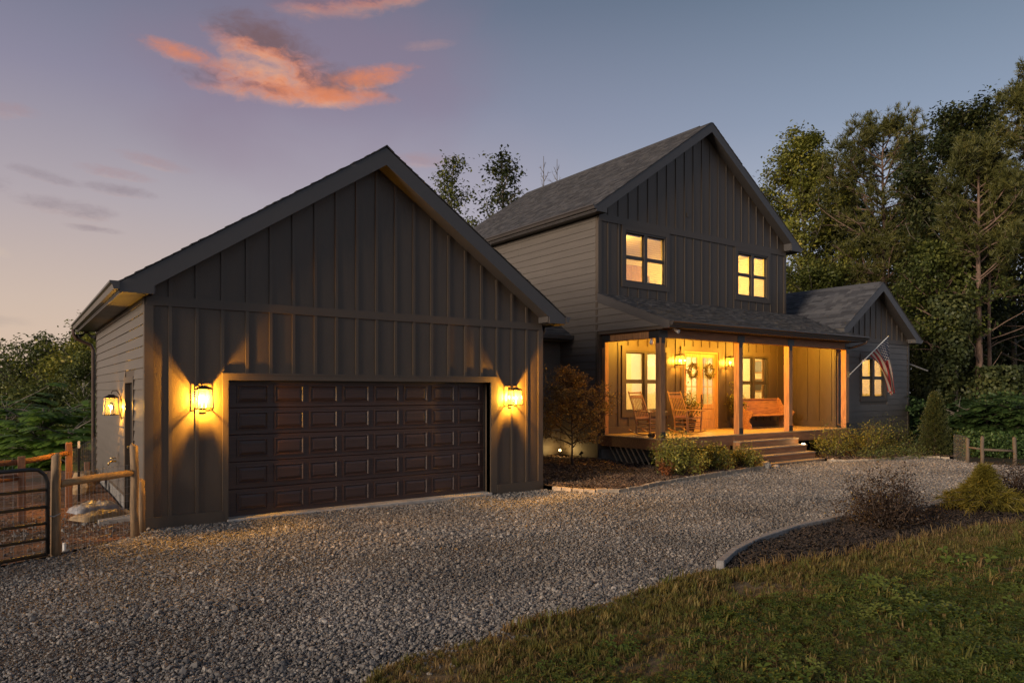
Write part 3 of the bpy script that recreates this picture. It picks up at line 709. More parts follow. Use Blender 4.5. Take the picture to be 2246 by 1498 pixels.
for i in range(22):
    x = 13.607 + .4055*i; hw = .02
    if x > HX1 - .1: break
    cuts = [(c, d) for a, b, c, d in tb if a - hw < x < b + hw]
    for a, b in spans(PORCH_TOP - .05, B0, cuts): obj('batten', MB().box(x-hw, x+hw, HY-.022, HY, a, b), M['trim'], HO)
    for a, b in spans(DK + .2, 3.62, cuts): obj('batten', MB().box(x-hw, x+hw, HY-.022, HY, a, b), M['trim'], HO)
    zt = min(h_top(x-hw), h_top(x+hw)) - .33
    if zt > B1 + .05: obj('batten', MB().box(x-hw, x+hw, HY-.022, HY, B1, zt), M['trim'], HO)
obj('corner_board', MB().box(HX0-.022, HX0+.10, HY-.028, HY, 4.76, B0), M['trim'], HO)
obj('corner_board', MB().box(HX1-.10, HX1+.022, HY-.028, HY, 4.76, B0), M['trim'], HO)
obj('corner_board', MB().box(HX0-.022, HX0, HY+.001, HY+.09, .15, 6.94), M['trim'], HO)
sk = MB()
for a, b in ((HX0+.01, PD0-.15), (PD1+.15, HX1-.03)): sk.box(a, b, HY-.03, HY, DK, DK+.2)
obj('skirt_board', sk, M['trim'], HO)
obj('corner_board', MB().box(HX0+.002, HX0+.12, HY-.027, HY, DK+.2, 3.62), M['trim'], HO)
obj('outlet_box', MB().box(16.93, 17.04, HY-.03, HY, 7.42, 7.55), M['trim'], HO)
window(HO, WX0, WX1, WZ0, WZ1, HY, True, 'upper window with half closed blinds')
window(HO, VX0, VX1, 5.18, 6.655, HY, True, 'upper window with closed blinds')
window(HO, LX0, LX1, LZ0, LZ1, HY, False, 'porch window behind the rocking chairs')
window(HO, MX0, MX1, LZ0, LZ1, HY, False, 'porch window behind the pew')
# front door: two glazed leaves
fr = MB().box(PD0, PD0+.05, HY-.01, HY+.14, DK, PDZ).box(PD1-.05, PD1, HY-.01, HY+.14, DK, PDZ).box(PD0+.05, PD1-.05, HY-.01, HY+.14, PDZ-.05, PDZ).box(PD0+.05, PD1-.05, HY-.03, HY+.14, DK, DK+.035)
obj('door_frame', fr, M['door'], HO)
cs = MB().box(PD0-.14, PD0, HY-.034, HY, DK, PDZ+.14).box(PD1, PD1+.14, HY-.034, HY, DK, PDZ+.14).box(PD0, PD1, HY-.034, HY, PDZ, PDZ+.14)
obj('door_casing', cs, M['trim'], HO)
xm = (PD0+PD1)/2
for a, b in ((PD0+.052, xm-.003), (xm+.003, PD1-.052)):
    y0, y1 = HY+.045, HY+.09; d = MB(); st = .125; z0, z1 = DK+.037, PDZ-.052; gl = 1.62
    d.box(a, a+st, y0, y1, z0, z1).box(b-st, b, y0, y1, z0, z1).box(a+st, b-st, y0, y1, z1-.13, z1).box(a+st, b-st, y0, y1, z0, z0+.24).box(a+st, b-st, y0, y1, gl-.16, gl)
    dl = obj('front_door', d, M['door'], HO)
    pn = MB().box(a+st, b-st, y0+.014, y1-.012, z0+.24, gl-.16)
    pn.prism_y([(a+st+.04, z0+.28), (b-st-.04, z0+.28), (b-st-.04, gl-.20), (a+st+.04, gl-.20)], y0+.004, y0+.0139)
    obj('door_panel', pn, M['door'], dl)
    obj('pane', MB().box(a+st, b-st, y0+.018, y0+.026, gl, z1-.13), M['glass'], dl)
    cxm = (a+b)/2; zm_ = 2.17
    obj('muntin', MB().box(cxm-.014, cxm+.014, y0+.004, y0+.017, gl, z1-.13).box(a+st, cxm-.014, y0+.004, y0+.017, zm_-.014, zm_+.014).box(cxm+.014, b-st, y0+.004, y0+.017, zm_-.014, zm_+.014), M['door'], dl)
    if a > xm:
        hx = a + .06
        obj('handle', MB().box(hx-.025, hx+.025, y0-.012, y0, 1.42, 1.92).tube([(hx, y0-.01, 1.78), (hx, y0-.06, 1.76), (hx, y0-.065, 1.60), (hx, y0-.01, 1.50)], .013, 8), M['black'], dl)
# left side: wide lap siding, running on under the porch gable
SE = .2075; z = .16; rh = random.Random(5)
P_Y0, P_Z0, P_M = 11.70, 3.80, .372        # porch roof eave line and slope
while z < 6.93:
    e = min(SE, 6.95 - z)
    y0 = HY + .092 if z < 3.62 or z > PORCH_TOP + .0 else max(P_Y0 + .10, P_Y0 + (z - 3.60)/P_M + .03)
    if y0 > HY: y0 = HY + .092
    yend = HYB - .05 if z > 3.3 else 16.0
    lap_run(lap_board_x, HX0, y0, yend, z, e, HO, rh, 3.66); z += SE
obj('foundation', MB().box(HX0+.02, HX0+.15, HY+.02, 16.2, -.1, .159), M['block'], HO)
obj('foundation', MB().box(HX0+.151, HX1, HY+.02, HY+.14, -.1, .399), M['block'], HO)
# gable infill of the porch end: backing behind the boards
obj('porch_gable', MB().prism_x([(HY-.001, 3.60), (12.0, 3.60), (P_Y0+.08, 3.63), (P_Y0+.08, 3.66), (HY-.001, 4.70)], HX0+.003, HX0+.05), M['panel'], HO)
# main roof
HOY0, HOY1 = 14.0, 23.66; HE0, HE1 = 12.90, 22.70
obj('roof', MB().prism_y([(HE0-.01, h_top(HE0)-.16), (HE0-.01, h_top(HE0)-.03), (HR, HZ-.02), (HE1+.01, h_top(HE1)-.03), (HE1+.01, h_top(HE1)-.16), (HR, HZ-.15)], HOY0+.025, HOY1), M['fascia'], HO)
ln = math.hypot(1, HM); hh = (HR-HE0+.04)*ln
shingles(HO, (HE0-.04, HOY0-.015, h_top(HE0-.04)-.018), (0,1,0), (1/ln, 0, HM/ln), HOY1-HOY0+.02, hh, M['shingle'], seed=3)
shingles(HO, (HE1+.04, HOY0-.015, h_top(HE1+.04)-.018), (0,1,0), (-1/ln, 0, HM/ln), HOY1-HOY0+.02, hh, M['shingle'], seed=4)
obj('ridge_cap', MB().prism_y([(HR-.15, HZ-.11), (HR, HZ-.005), (HR+.15, HZ-.11), (HR+.15, HZ-.095), (HR, HZ+.014), (HR-.15, HZ-.095)], HOY0-.02+.5, HOY1), M['shingle'], HO)
def gable_trim(par, R_, Z_, topf, e0, e1, i0, i1, y0, yw, zb, drop=.33, left=True):
    for sgn, ex, ix in ((-1, e0, i0), (1, e1, i1)):
        if sgn < 0 and not left:
            q = [(R_, Z_-.035), (ex, topf(ex)-.035), (ex, topf(ex)-drop), (R_, Z_-drop)]
            obj('rake_board', MB().prism_y(q, y0, y0+.024), M['fascia'], par)
            q = [(R_, Z_-drop+.015), (ex, topf(ex)-drop+.015), (ex, topf(ex)-drop+.03), (R_, Z_-drop+.03)]
            obj('rake_soffit', MB().prism_y(q, y0+.0245, yw-.001), M['fascia'], par); continue
        q = [(R_, Z_-.035), (ex, topf(ex)-.035), (ex, zb), (ix, zb), (ix, topf(ix)-drop), (R_, Z_-drop)]
        obj('rake_board', MB().prism_y(q if sgn < 0 else q[::-1], y0, y0+.024), M['fascia'], par)
        q = [(R_, Z_-drop+.015), (ix, topf(ix)-drop+.015), (ix, topf(ix)-drop+.03), (R_, Z_-drop+.03)]
        obj('rake_soffit', MB().prism_y(q if sgn < 0 else q[::-1], y0+.0245, yw-.001), M['fascia'], par)
        obj('eave_return', MB().box(*sorted((ix, ix-sgn*.02)), y0+.025, yw-.001, zb+.017, topf(ix)-drop+.02), M['fascia'], par)
def eave_trim(par, sgn, ex, wall, topf, y0, y1, zb, gut=True):
    obj('soffit', MB().box(*sorted((ex, wall)), y0+.0245, y1, zb, zb+.016), M['fascia'], par)
    obj('fascia_board', MB().box(*sorted((ex, ex-sgn*.022)), y0+.0245, y1, zb-.015, topf(ex)-.04), M['fascia'], par)
    if gut:
        g0 = ex + sgn*.003; g1 = ex + sgn*.125; gt = topf(ex) - .015
        obj('gutter', MB().prism_y([(g0, gt), (g0, gt-.115), (g1-sgn*.05, gt-.115), (g1-sgn*.03, gt-.05), (g1, gt-.03), (g1, gt), (g1-sgn*.012, gt), (g1-sgn*.012, gt-.02), (g0+sgn*.01, gt-.02), (g0+sgn*.01, gt)], y0+.0, y1), M['gutter'], par)
gable_trim(HO, HR, HZ, h_top, HE0, HE1, 13.30, 22.13, HOY0, HY, 6.945)
eave_trim(HO, -1, HE0, HX0, h_top, HOY0, HOY1, 6.945)
eave_trim(HO, 1, HE1, HX1, h_top, HOY0, HOY1, 6.945)

# ------------------------------------------------------------------ wing (right, one storey)
QX0, QX1, QY, QYB = 22.19, 27.268, 12.46, 20.0
QR, QZ, QM = 24.80, 5.87, .670
def q_top(x): return QZ - QM*abs(x - QR)
KX0, KX1, KZ0, KZ1 = 23.87, 25.52, 1.78, 3.21
w = MB(); sheet_y(w, QX0, QX1, .3, 3.78, QY, QY+.14, [(KX0, KX1, KZ0, KZ1)])
w.prism_y([(QX0, 3.78), (QX1, 3.78), (QX1, q_top(QX1)-.31), (QR, QZ-.31), (QX0, q_top(QX0)-.31)], QY, QY+.14)
obj('wing_front_wall', w, M['panel'], HO)
obj('wing_side_wall', MB().box(QX0, QX0+.14, QY+.141, HY+.02, .3, 4.0).box(QX1-.14, QX1, QY+.141, QYB, .1, 3.8).box(QX0, QX1-.141, QYB-.14, QYB, .1, 3.8), M['panel'], HO)
z = .50; rq = random.Random(9)
while z < 3.72:
    e = min(.2075, 3.74 - z)
    cuts = [(KX0-.12, KX1+.12)] if KZ0 - .13 - e < z < KZ1 + .12 else []
    lap_run(lap_board_y, QY, QX0+.10, QX1-.10, z, e, HO, rq, 3.66, cuts); z += .2075
for a, b in ((QX0-.002, QX0+.10), (QX1-.10, QX1+.022)): obj('corner_board', MB().box(a, b, QY-.028, QY, .3, 3.74), M['trim'], HO)
obj('band_board', MB().box(QX0, QX1, QY-.034, QY, 3.74, 3.87), M['trim'], HO)
for i in range(13):
    x = 22.6 + .38*i
    zt = min(q_top(x-.02), q_top(x+.02)) - .33
    if zt > 3.9 and x < QX1: obj('batten', MB().box(x-.02, x+.02, QY-.022, QY, 3.87, zt), M['trim'], HO)
window(HO, KX0, KX1, KZ0, KZ1, QY, True, 'wing window behind the flag', trim=.115, blind_drop=1.0)
# porch-side face of the wing: board panels with battens
for i in range(5):
    y = 12.60 + .43*i
    if y < 14.2: obj('batten', MB().box(QX0-.022, QX0, y-.02, y+.02, DK+.2, 3.60), M['trim'], HO)
obj('skirt_board', MB().box(QX0-.026, QX0, QY+.0, HY-.031, DK, DK+.2), M['trim'], HO)
obj('corner_board', MB().box(QX0-.024, QX0, QY+.0, QY+.09, DK+.2, 3.60), M['trim'], HO)
QOY0, QOY1 = 12.15, 20.3; QE0, QE1 = 22.195, 27.65
obj('wing_roof', MB().prism_y([(QE0, q_top(QE0)-.16), (QE0, q_top(QE0)-.03), (QR, QZ-.02), (QE1+.01, q_top(QE1)-.03), (QE1+.01, q_top(QE1)-.16), (QR, QZ-.15)], QOY0+.025, QOY1), M['fascia'], HO)
ln = math.hypot(1, QM)
shingles(HO, (QE0, QOY0-.015, q_top(QE0)-.018), (0,1,0), (1/ln, 0, QM/ln), QOY1-QOY0, (QR-QE0)*ln, M['shingle2'], .15, .30, seed=5)
shingles(HO, (QE1+.04, QOY0-.015, q_top(QE1+.04)-.018), (0,1,0), (-1/ln, 0, QM/ln), QOY1-QOY0, (QE1+.04-QR)*ln, M['shingle2'], .15, .30, seed=6)
obj('ridge_cap', MB().prism_y([(QR-.15, QZ-.11), (QR, QZ-.005), (QR+.15, QZ-.11), (QR+.15, QZ-.095), (QR, QZ+.014), (QR-.15, QZ-.095)], QOY0+.1, QOY1), M['shingle2'], HO)
gable_trim(HO, QR, QZ, q_top, QE0, QE1, 22.6, 27.20, QOY0, QY, 3.80, left=False)
eave_trim(HO, 1, QE1, QX1, q_top, QOY0, QOY1, 3.80)

# ------------------------------------------------------------------ connector between garage and house
CY = 15.95
obj('connector_wall', MB().box(8.84, HX0, CY, CY+.14, .1, 3.6), M['panel'], HO)
z = .16
while z < 3.5:
    lap_run(lap_board_y, CY, 8.86, HX0-.016, z, .2075, HO, rq); z += .2075
cm = .66
def c_z(y): return 3.66 + cm*(y - 15.42)
obj('connector_roof', MB().prism_x([(15.42, 3.52), (15.42, 3.63), (18.4, c_z(18.4)-.02), (18.4, c_z(18.4)-.15)], 8.86, HX0-.016), M['fascia'], HO)
ln = math.hypot(1, cm)
shingles(HO, (8.86, 15.39, c_z(15.39)-.015), (1,0,0), (0, 1/ln, cm/ln), HX0-.02-8.86, 2.9, M['shingle'], .15, .33, seed=7)
obj('soffit', MB().box(8.86, HX0-.018, 15.42, CY-.001, 3.49, 3.505), M['fascia'], HO)
obj('gutter', MB().box(8.86, HX0-.03, 15.30, 15.415, 3.53, 3.64), M['gutter'], HO)

# ------------------------------------------------------------------ porch: deck, posts, beams, roof, steps
PX0, PX1, PY = 13.33, 22.40, 12.10
nb = 16; bw = (HY - .031 - (PY - .03))/nb
for i in range(nb):
    y0 = PY - .03 + i*bw
    x1 = PX1 + .02 if y0 + bw < QY - .03 else QX0 - .028
    obj('deck_board', MB().cbox(PX0-.03, x1, y0+.002, y0+bw-.002, DK-.03, DK, .003), M['deck'], HO)
obj('rim_board', MB().cbox(PX0, PX1, PY, PY+.045, .515, DK-.031, .004), M['cedar_x'], HO)
obj('rim_board', MB().cbox(PX0, PX0+.045, PY+.0455, HY-.002, .515, DK-.031, .004), M['cedar_x'], HO)
jo = MB()
for x in (14.4, 15.6, 16.8, 18.0, 19.2, 20.4, 21.6): jo.box(x, x+.04, PY+.046, HY-.002, .56, DK-.031)
obj('joist', jo, M['redpost'], HO)
for x in (13.36, 16.10, 19.2, 21.9): obj('support_post', MB().box(x, x+.13, PY+.06, PY+.19, -.1, .515), M['cedar'], HO)
for i in range(7):
    y = 12.45 + .2*i
    obj('lattice_slat', MB().add([(13.39, y, .04), (13.41, y, .04), (13.41, y+.045, .04), (13.39, y+.045, .04), (13.39, y+.36, .55), (13.41, y+.36, .55), (13.41, y+.405, .55), (13.39, y+.405, .55)], [(0,3,2,1), (4,5,6,7), (0,1,5,4), (1,2,6,5), (2,3,7,6), (3,0,4,7)]), M['tread'], HO)
BZ0, BZ1 = 3.395, 3.62
PW = .18
for x in (13.344, 16.551, 18.983, 22.215):
    p = obj('post', MB().cbox(x, x+PW, PY, PY+PW, DK, BZ0-.001, .008), M['cedar'], HO)
    br = MB()
    br.box(x-.07, x+PW+.07, PY-.008, PY-.001, BZ0-.0, BZ1-.035).box(x+.035, x+PW-.03, PY-.0085, PY-.0015, BZ0-.14, BZ0-.0005)
    obj('bracket', br, M['black'], p)
    obj('base_plate', MB().box(x+.004, x+PW+.004, PY-.008, PY-.0008, DK+.002, DK+.17).box(x+PW+.0005, x+PW+.008, PY+.0, PY+PW, DK+.002, DK+.17), M['black'], p)
obj('bracket', MB().box(13.335, 13.3432, PY+.0, PY+.40, BZ0, BZ1-.04).box(13.3355, 13.3435, PY+.05, PY+.14, BZ0-.14, BZ0-.0005), M['black'], HO)
p = obj('post', MB().cbox(13.344, 13.344+.14, HY-.031-.13, HY-.031, DK, BZ0-.001, .008), M['cedar'], HO)
obj('bracket', MB().box(13.335, 13.3432, HY-.36, HY-.04, BZ0, BZ1-.04).box(13.3355, 13.3435, HY-.14, HY-.05, BZ0-.16, BZ0-.0005).box(13.335, 13.3432, HY-.16, HY-.04, DK+.002, DK+.18), M['black'], p)
obj('beam', MB().cbox(13.344, 22.42, PY, PY+PW, BZ0, BZ1, .006), M['cedar_x'], HO)
obj('beam', MB().cbox(13.344, 13.344+PW, PY+PW+.001, HY-.031, BZ0, BZ1, .006), M['cedar'], HO)
obj('porch_ceiling', MB().box(13.29, QX0-.03, 11.74, HY-.001, BZ1+.002, BZ1+.016), M['panel'], HO)
def p_z(y): return P_Z0 + P_M*(y - P_Y0)
PRX0 = 13.20
obj('porch_roof', MB().prism_x([(P_Y0, P_Z0-.13), (P_Y0, P_Z0-.01), (HY-.001, p_z(HY)-.01), (HY-.001, p_z(HY)-.13)], HX0+.0505, 22.70).prism_x([(12.5, p_z(12.5)-.13), (12.5, p_z(12.5)-.01), (HY-.001, p_z(HY)-.01), (HY-.001, p_z(HY)-.13)], 22.701, 23.0), M['fascia'], HO)
ln = math.hypot(1, P_M)
shingles(HO, (PRX0, P_Y0-.05, p_z(P_Y0-.05)-.006), (1,0,0), (0, 1/ln, P_M/ln), 22.72-PRX0, (HY-.03-P_Y0+.05)*ln, M['shingle'], .143, .22, seed=8)
shingles(HO, (22.72, 12.6, p_z(12.6)-.006), (1,0,0), (0, 1/ln, P_M/ln), .35, (HY-.03-12.6)*ln, M['shingle'], .143, .22, seed=9)
obj('rake_board', MB().prism_x([(P_Y0-.02, P_Z0-.02), (P_Y0-.02, P_Z0-.19), (P_Y0+.12, P_Z0-.19), (HY, p_z(HY)-.26), (HY, p_z(HY)-.012)], PRX0+.002, HX0-.016), M['fascia'], HO)
obj('fascia_board', MB().box(PRX0+.003, 22.70, P_Y0-.022, P_Y0-.001, P_Z0-.17, P_Z0-.012), M['fascia'], HO)
obj('soffit', MB().box(HX0+.051, 22.70, P_Y0, 11.739, P_Z0-.172, P_Z0-.157).box(22.45, 22.70, 11.74, QY-.05, P_Z0-.172, P_Z0-.157), M['fascia'], HO)
gt = P_Z0 - .012; gy = P_Y0 - .024
obj('gutter', MB().prism_x([(gy, gt), (gy, gt-.12), (gy-.07, gt-.12), (gy-.09, gt-.055), (gy-.125, gt-.03), (gy-.125, gt), (gy-.113, gt), (gy-.113, gt-.018), (gy-.012, gt-.018), (gy-.012, gt)], PRX0+.02, 22.72), M['gutter'], HO)
obj('downspout', MB().tube([(22.62, 11.62, 3.68), (22.62, 11.64, 3.60), (22.52, 11.9, 3.50), (22.42, 12.38, 3.38), (22.30, 12.41, 3.28), (22.27, 12.41, 3.1), (22.27, 12.41, .95), (22.25, 12.33, .88)], .036, 8), M['copper'], HO)
# steps
sy = [11.85, 11.58, 11.31, 11.04]; sz_ = [.64, .455, .27, .085]
for i in range(4):
    y1 = PY - .002 if i == 0 else sy[i-1] + .035
    obj('tread', MB().cbox(16.28, 19.10, sy[i], y1, sz_[i]-.04, sz_[i], .004), M['tread'], HO)
    lo = sz_[i+1] if i < 3 else -.1
    obj('riser', MB().box(16.31, 19.07, sy[i]+.03, sy[i]+.05, lo, sz_[i]-.041), M['cedar_x'], HO)
obj('riser', MB().box(16.31, 19.07, PY-.02, PY-.001, .641, DK-.031), M['cedar_x'], HO)
for x in (16.27, 19.07):
    q = [(PY-.002, -.05), (PY-.002, .60)]
    for i in range(4): q += [(sy[i]+.028, sz_[i]-.042), (sy[i]+.028, (sz_[i+1]-.042) if i < 3 else -.05)]
    obj('stringer', MB().prism_x(q, x-.0, x+.038), M['cedar'], HO)

# ------------------------------------------------------------------ rooms behind the glass
def room(x0, x1, y0, y1, z0, z1, name='interior_wall'):
    t = .03
    obj(name, MB().box(x0-t, x0, y0, y1, z0, z1).box(x1, x1+t, y0, y1, z0, z1).box(x0-t, x1+t, y1, y1+t, z0, z1), M['cream'], HO)
    obj('interior_ceiling', MB().box(x0-t, x1+t, y0, y1+t, z1, z1+t), M['ceil'], HO)
    obj('interior_floor', MB().box(x0-t, x1+t, y0, y1+t, z0-t, z0), M['floor_in'], HO)
room(13.42, 22.0, HY+.142, 18.6, DK, 3.52)
room(13.42, 22.0, HY+.142, 18.0, 4.55, 6.93)
room(22.40, 27.05, QY+.142, 16.5, DK, 3.62)
# partition walls inside the ground floor
obj('interior_partition', MB().box(16.35, 16.47, 15.6, 18.6, DK, 3.52).box(18.75, 18.87, 15.2, 18.6, DK, 3.52), M['cream'], HO)
WARM = (1.0, .57, .105); CREAM = (1.0, .66, .22)
for (x, y, z, wt, cl) in ((15.0, 16.6, 3.1, 170, CREAM), (17.6, 16.4, 3.0, 230, CREAM), (20.5, 16.2, 3.0, 210, CREAM), (15.1, 16.0, 6.4, 310, WARM), (20.3, 16.0, 6.4, 340, WARM), (25.2, 14.6, 3.2, 230, WARM)):
    point_light('room_lamp', (x, y, z), wt, cl, .15)

# ------------------------------------------------------------------ wall lanterns (built facing -y, wall at local y = 0)
def lantern(label, loc, rz, watts, s=1.0, group='wall lanterns'):
    L = thing('wall_lantern', label, 'lantern', loc, rz, group)
    cy = -.165*s; zt, zb = .12*s, -.185*s; ht, hb = .102*s, .125*s
    obj('back_plate', MB().cbox(-.06*s, .06*s, -.022*s, -.0005, -.26*s, .16*s, .004), M['bronze'], L, rel=True)
    f = MB(); th = .009*s
    for sx_, sy_ in ((-1,-1), (1,-1), (1,1), (-1,1)):
        f.tube([(sx_*hb, cy+sy_*hb, zb), (sx_*ht, cy+sy_*ht, zt)], th, 4)
    for h, z in ((hb, zb), (ht, zt)):
        for a, b in (((-1,-1),(1,-1)), ((1,-1),(1,1)), ((1,1),(-1,1)), ((-1,1),(-1,-1))):
            f.tube([(a[0]*h, cy+a[1]*h, z), (b[0]*h, cy+b[1]*h, z)], th, 4)
    f.box(-.05*s, .05*s, cy-.05*s, cy+.05*s, zb-.012*s, zb+.004*s)
    f.box(-hb, hb, cy-.012*s, cy+.012*s, zb-.008*s, zb+.002*s)
    obj('frame', f, M['bronze'], L, rel=True)
    c = MB()
    for r0, z0, r1, z1 in ((ht+.012*s, zt+.006*s, ht+.012*s, zt+.018*s), (ht+.012*s, zt+.018*s, .05*s, zt+.05*s), (.05*s, zt+.05*s, .05*s, zt+.065*s)):
        q = [(-r0, cy-r0, z0), (r0, cy-r0, z0), (r0, cy+r0, z0), (-r0, cy+r0, z0), (-r1, cy-r1, z1), (r1, cy-r1, z1), (r1, cy+r1, z1), (-r1, cy+r1, z1)]
        c.add(q, [(0,3,2,1), (4,5,6,7), (0,1,5,4), (1,2,6,5), (2,3,7,6), (3,0,4,7)])
    c.tube([(0, cy, zt+.08*s), (0, cy+.02*s, zt+.13*s), (0, cy+.09*s, zt+.135*s), (0, -.02*s, zt+.05*s)], .008*s, 6)
    obj('cap', c, M['bronze'], L, rel=True)
    for sx_, sy_, nm in ((0,-1,'f'), (1,0,'r'), (-1,0,'l'), (0,1,'b')):
        hbp, htp = hb-.004*s, ht-.004*s
        if sx_ == 0: q = [(-hbp, cy+sy_*hbp, zb+.01), (hbp, cy+sy_*hbp, zb+.01), (htp, cy+sy_*htp, zt-.01), (-htp, cy+sy_*htp, zt-.01)]
        else: q = [(sx_*hbp, cy-hbp, zb+.01), (sx_*hbp, cy+hbp, zb+.01), (sx_*htp, cy+htp, zt-.01), (sx_*htp, cy-htp, zt-.01)]
        obj('pane', MB().add(q, [(0,1,2,3)]), M['lglass'], L, rel=True)
    for dx in (-.035*s, .035*s):
        b = MB().tube([(dx, cy, zb+.005), (dx, cy, zb+.085*s)], .011*s, 8)
        obj('candle', b, M['white'], L, rel=True)
        obj('bulb', MB().ellipsoid((dx, cy, zb+.135*s), (.019*s, .019*s, .045*s), 8, 10), M['bulb'], L, True, rel=True)
    point_light('lantern_light', (0, cy, -.045*s), watts, AMBER, .022*s, L)
    return L
lantern('lit lantern left of the wide garage door', (2.31, GY-.001, 1.95), 0, 560, .92)
lantern('lit lantern right of the wide garage door', (8.06, GY-.001, 1.94), 0, 560, .92)
lantern('lit lantern beside the side door, on the garage flank', (GX0-.016, 13.95, 1.80), -math.pi/2, 170, .95)
lantern('lit porch lantern left of the double front door', (16.44, HY-.023, 3.0), 0, 165, .92)
lantern('lit porch lantern right of the double front door', (18.86, HY-.023, 3.0), 0, 165, .92)

# recessed lamps in the porch ceiling
for i, (x, lb) in enumerate(((14.95, 'recessed ceiling lamp over the rocking chairs'), (17.85, 'recessed ceiling lamp in front of the front door'), (20.55, 'recessed ceiling lamp over the pew'))):
    t = thing('ceiling_light', lb, 'ceiling light', (x, 13.1, 3.62), 0, 'recessed lamps in the porch ceiling')
    obj('trim_ring', MB().lathe([(.095, -.004), (.095, .0), (.07, .0), (.07, -.004)], 0, 0, 20), M['white'], t, rel=True)
    obj('lens', MB().lathe([(.066, -.0045), (.066, -.001)], 0, 0, 20), M['canlens'], t, rel=True)
    point_light('can_light', (0, 0, -.09), 330, AMBER, .06, t)

# floodlight at the porch corner and bulb under the beam
fl = thing('porch_floodlight', 'white floodlight tucked under the porch gutter at the front corner', 'floodlight', (13.62, 11.9, 3.62))
obj('base', MB().box(-.04, .04, -.04, .04, -.03, .0), M['white'], fl, rel=True)
obj('lamp_head', MB().tube([(0, 0, -.03), (.02, -.06, -.06), (.03, -.13, -.09)], [.02, .04, .055], 10), M['white'], fl, rel=True)
obj('lamp_head', MB().tube([(0, 0, -.03), (.08, -.02, -.06), (.15, -.05, -.07)], [.02, .035, .045], 10), M['bronze'], fl, rel=True)
sn = thing('motion_lamp', 'small white bulb lamp hanging behind the porch corner post', 'lamp', (13.42, 12.48, 3.394))
obj('socket', MB().lathe([(.035, 0), (.035, -.05), (.025, -.06)], 0, 0, 12), M['white'], sn, rel=True)
obj('globe', MB().ellipsoid((0, 0, -.11), (.055, .055, .06)), M['white'], sn, True, rel=True)
orn = thing('deck_ornament', 'small dark object lying on the deck edge beside the corner post', 'spotlight', (13.42, 12.50, DK))  # small dark object of unknown use
obj('body', MB().tube([(-.02, .05, .06), (-.05, -.12, .07)], [.045, .06], 10), M['black'], orn, rel=True)
obj('bracket', MB().box(-.06, .06, -.02, .02, .0, .02).box(-.012, .012, -.02, .02, .02, .05), M['wire'], orn, rel=True)

# garden lamps
def spike_light(name, label, loc, aim, watts):
    t = thing(name, label, 'garden light', loc)
    obj('stake', MB().tube([(0, 0, -.1), (0, 0, .14)], .012, 6), M['black'], t, rel=True)
    a = Vector(aim).normalized()
    obj('lamp_head', MB().tube([Vector((0,0,.16)) - a*.06, Vector((0,0,.16)) + a*.05], [.03, .042], 10), M['black'], t, rel=True)
    obj('lens', MB().tube([Vector((0,0,.16)) + a*.051, Vector((0,0,.16)) + a*.055], [.036, .036], 10), M['bulb'] if watts else M['black'], t, rel=True)
    if watts: point_light('garden_light_lamp', Vector((0,0,.18)) + a*.10, watts, (1, .62, .2), .03, t)
    return t
spike_light('garden_light', 'glowing garden spotlight at the wall behind the Japanese maple', (12.96, 15.62, .12), (-.45, -.35, .4), 12)
spike_light('garden_light', 'black garden spotlight between the maple and the porch end', (13.0, 14.75, .12), (.3, -.4, .5), 0)
t = thing('step_light', 'small glowing disc light at the right end of the steps', 'step light', (19.02, 11.66, sz_[1]))
obj('disc', MB().lathe([(.05, 0), (.05, .02), (.035, .03)], 0, 0, 14), M['ledw'], t, rel=True)
point_light('step_light_lamp', (0, 0, .08), 2.5, (1, .7, .3), .03, t)

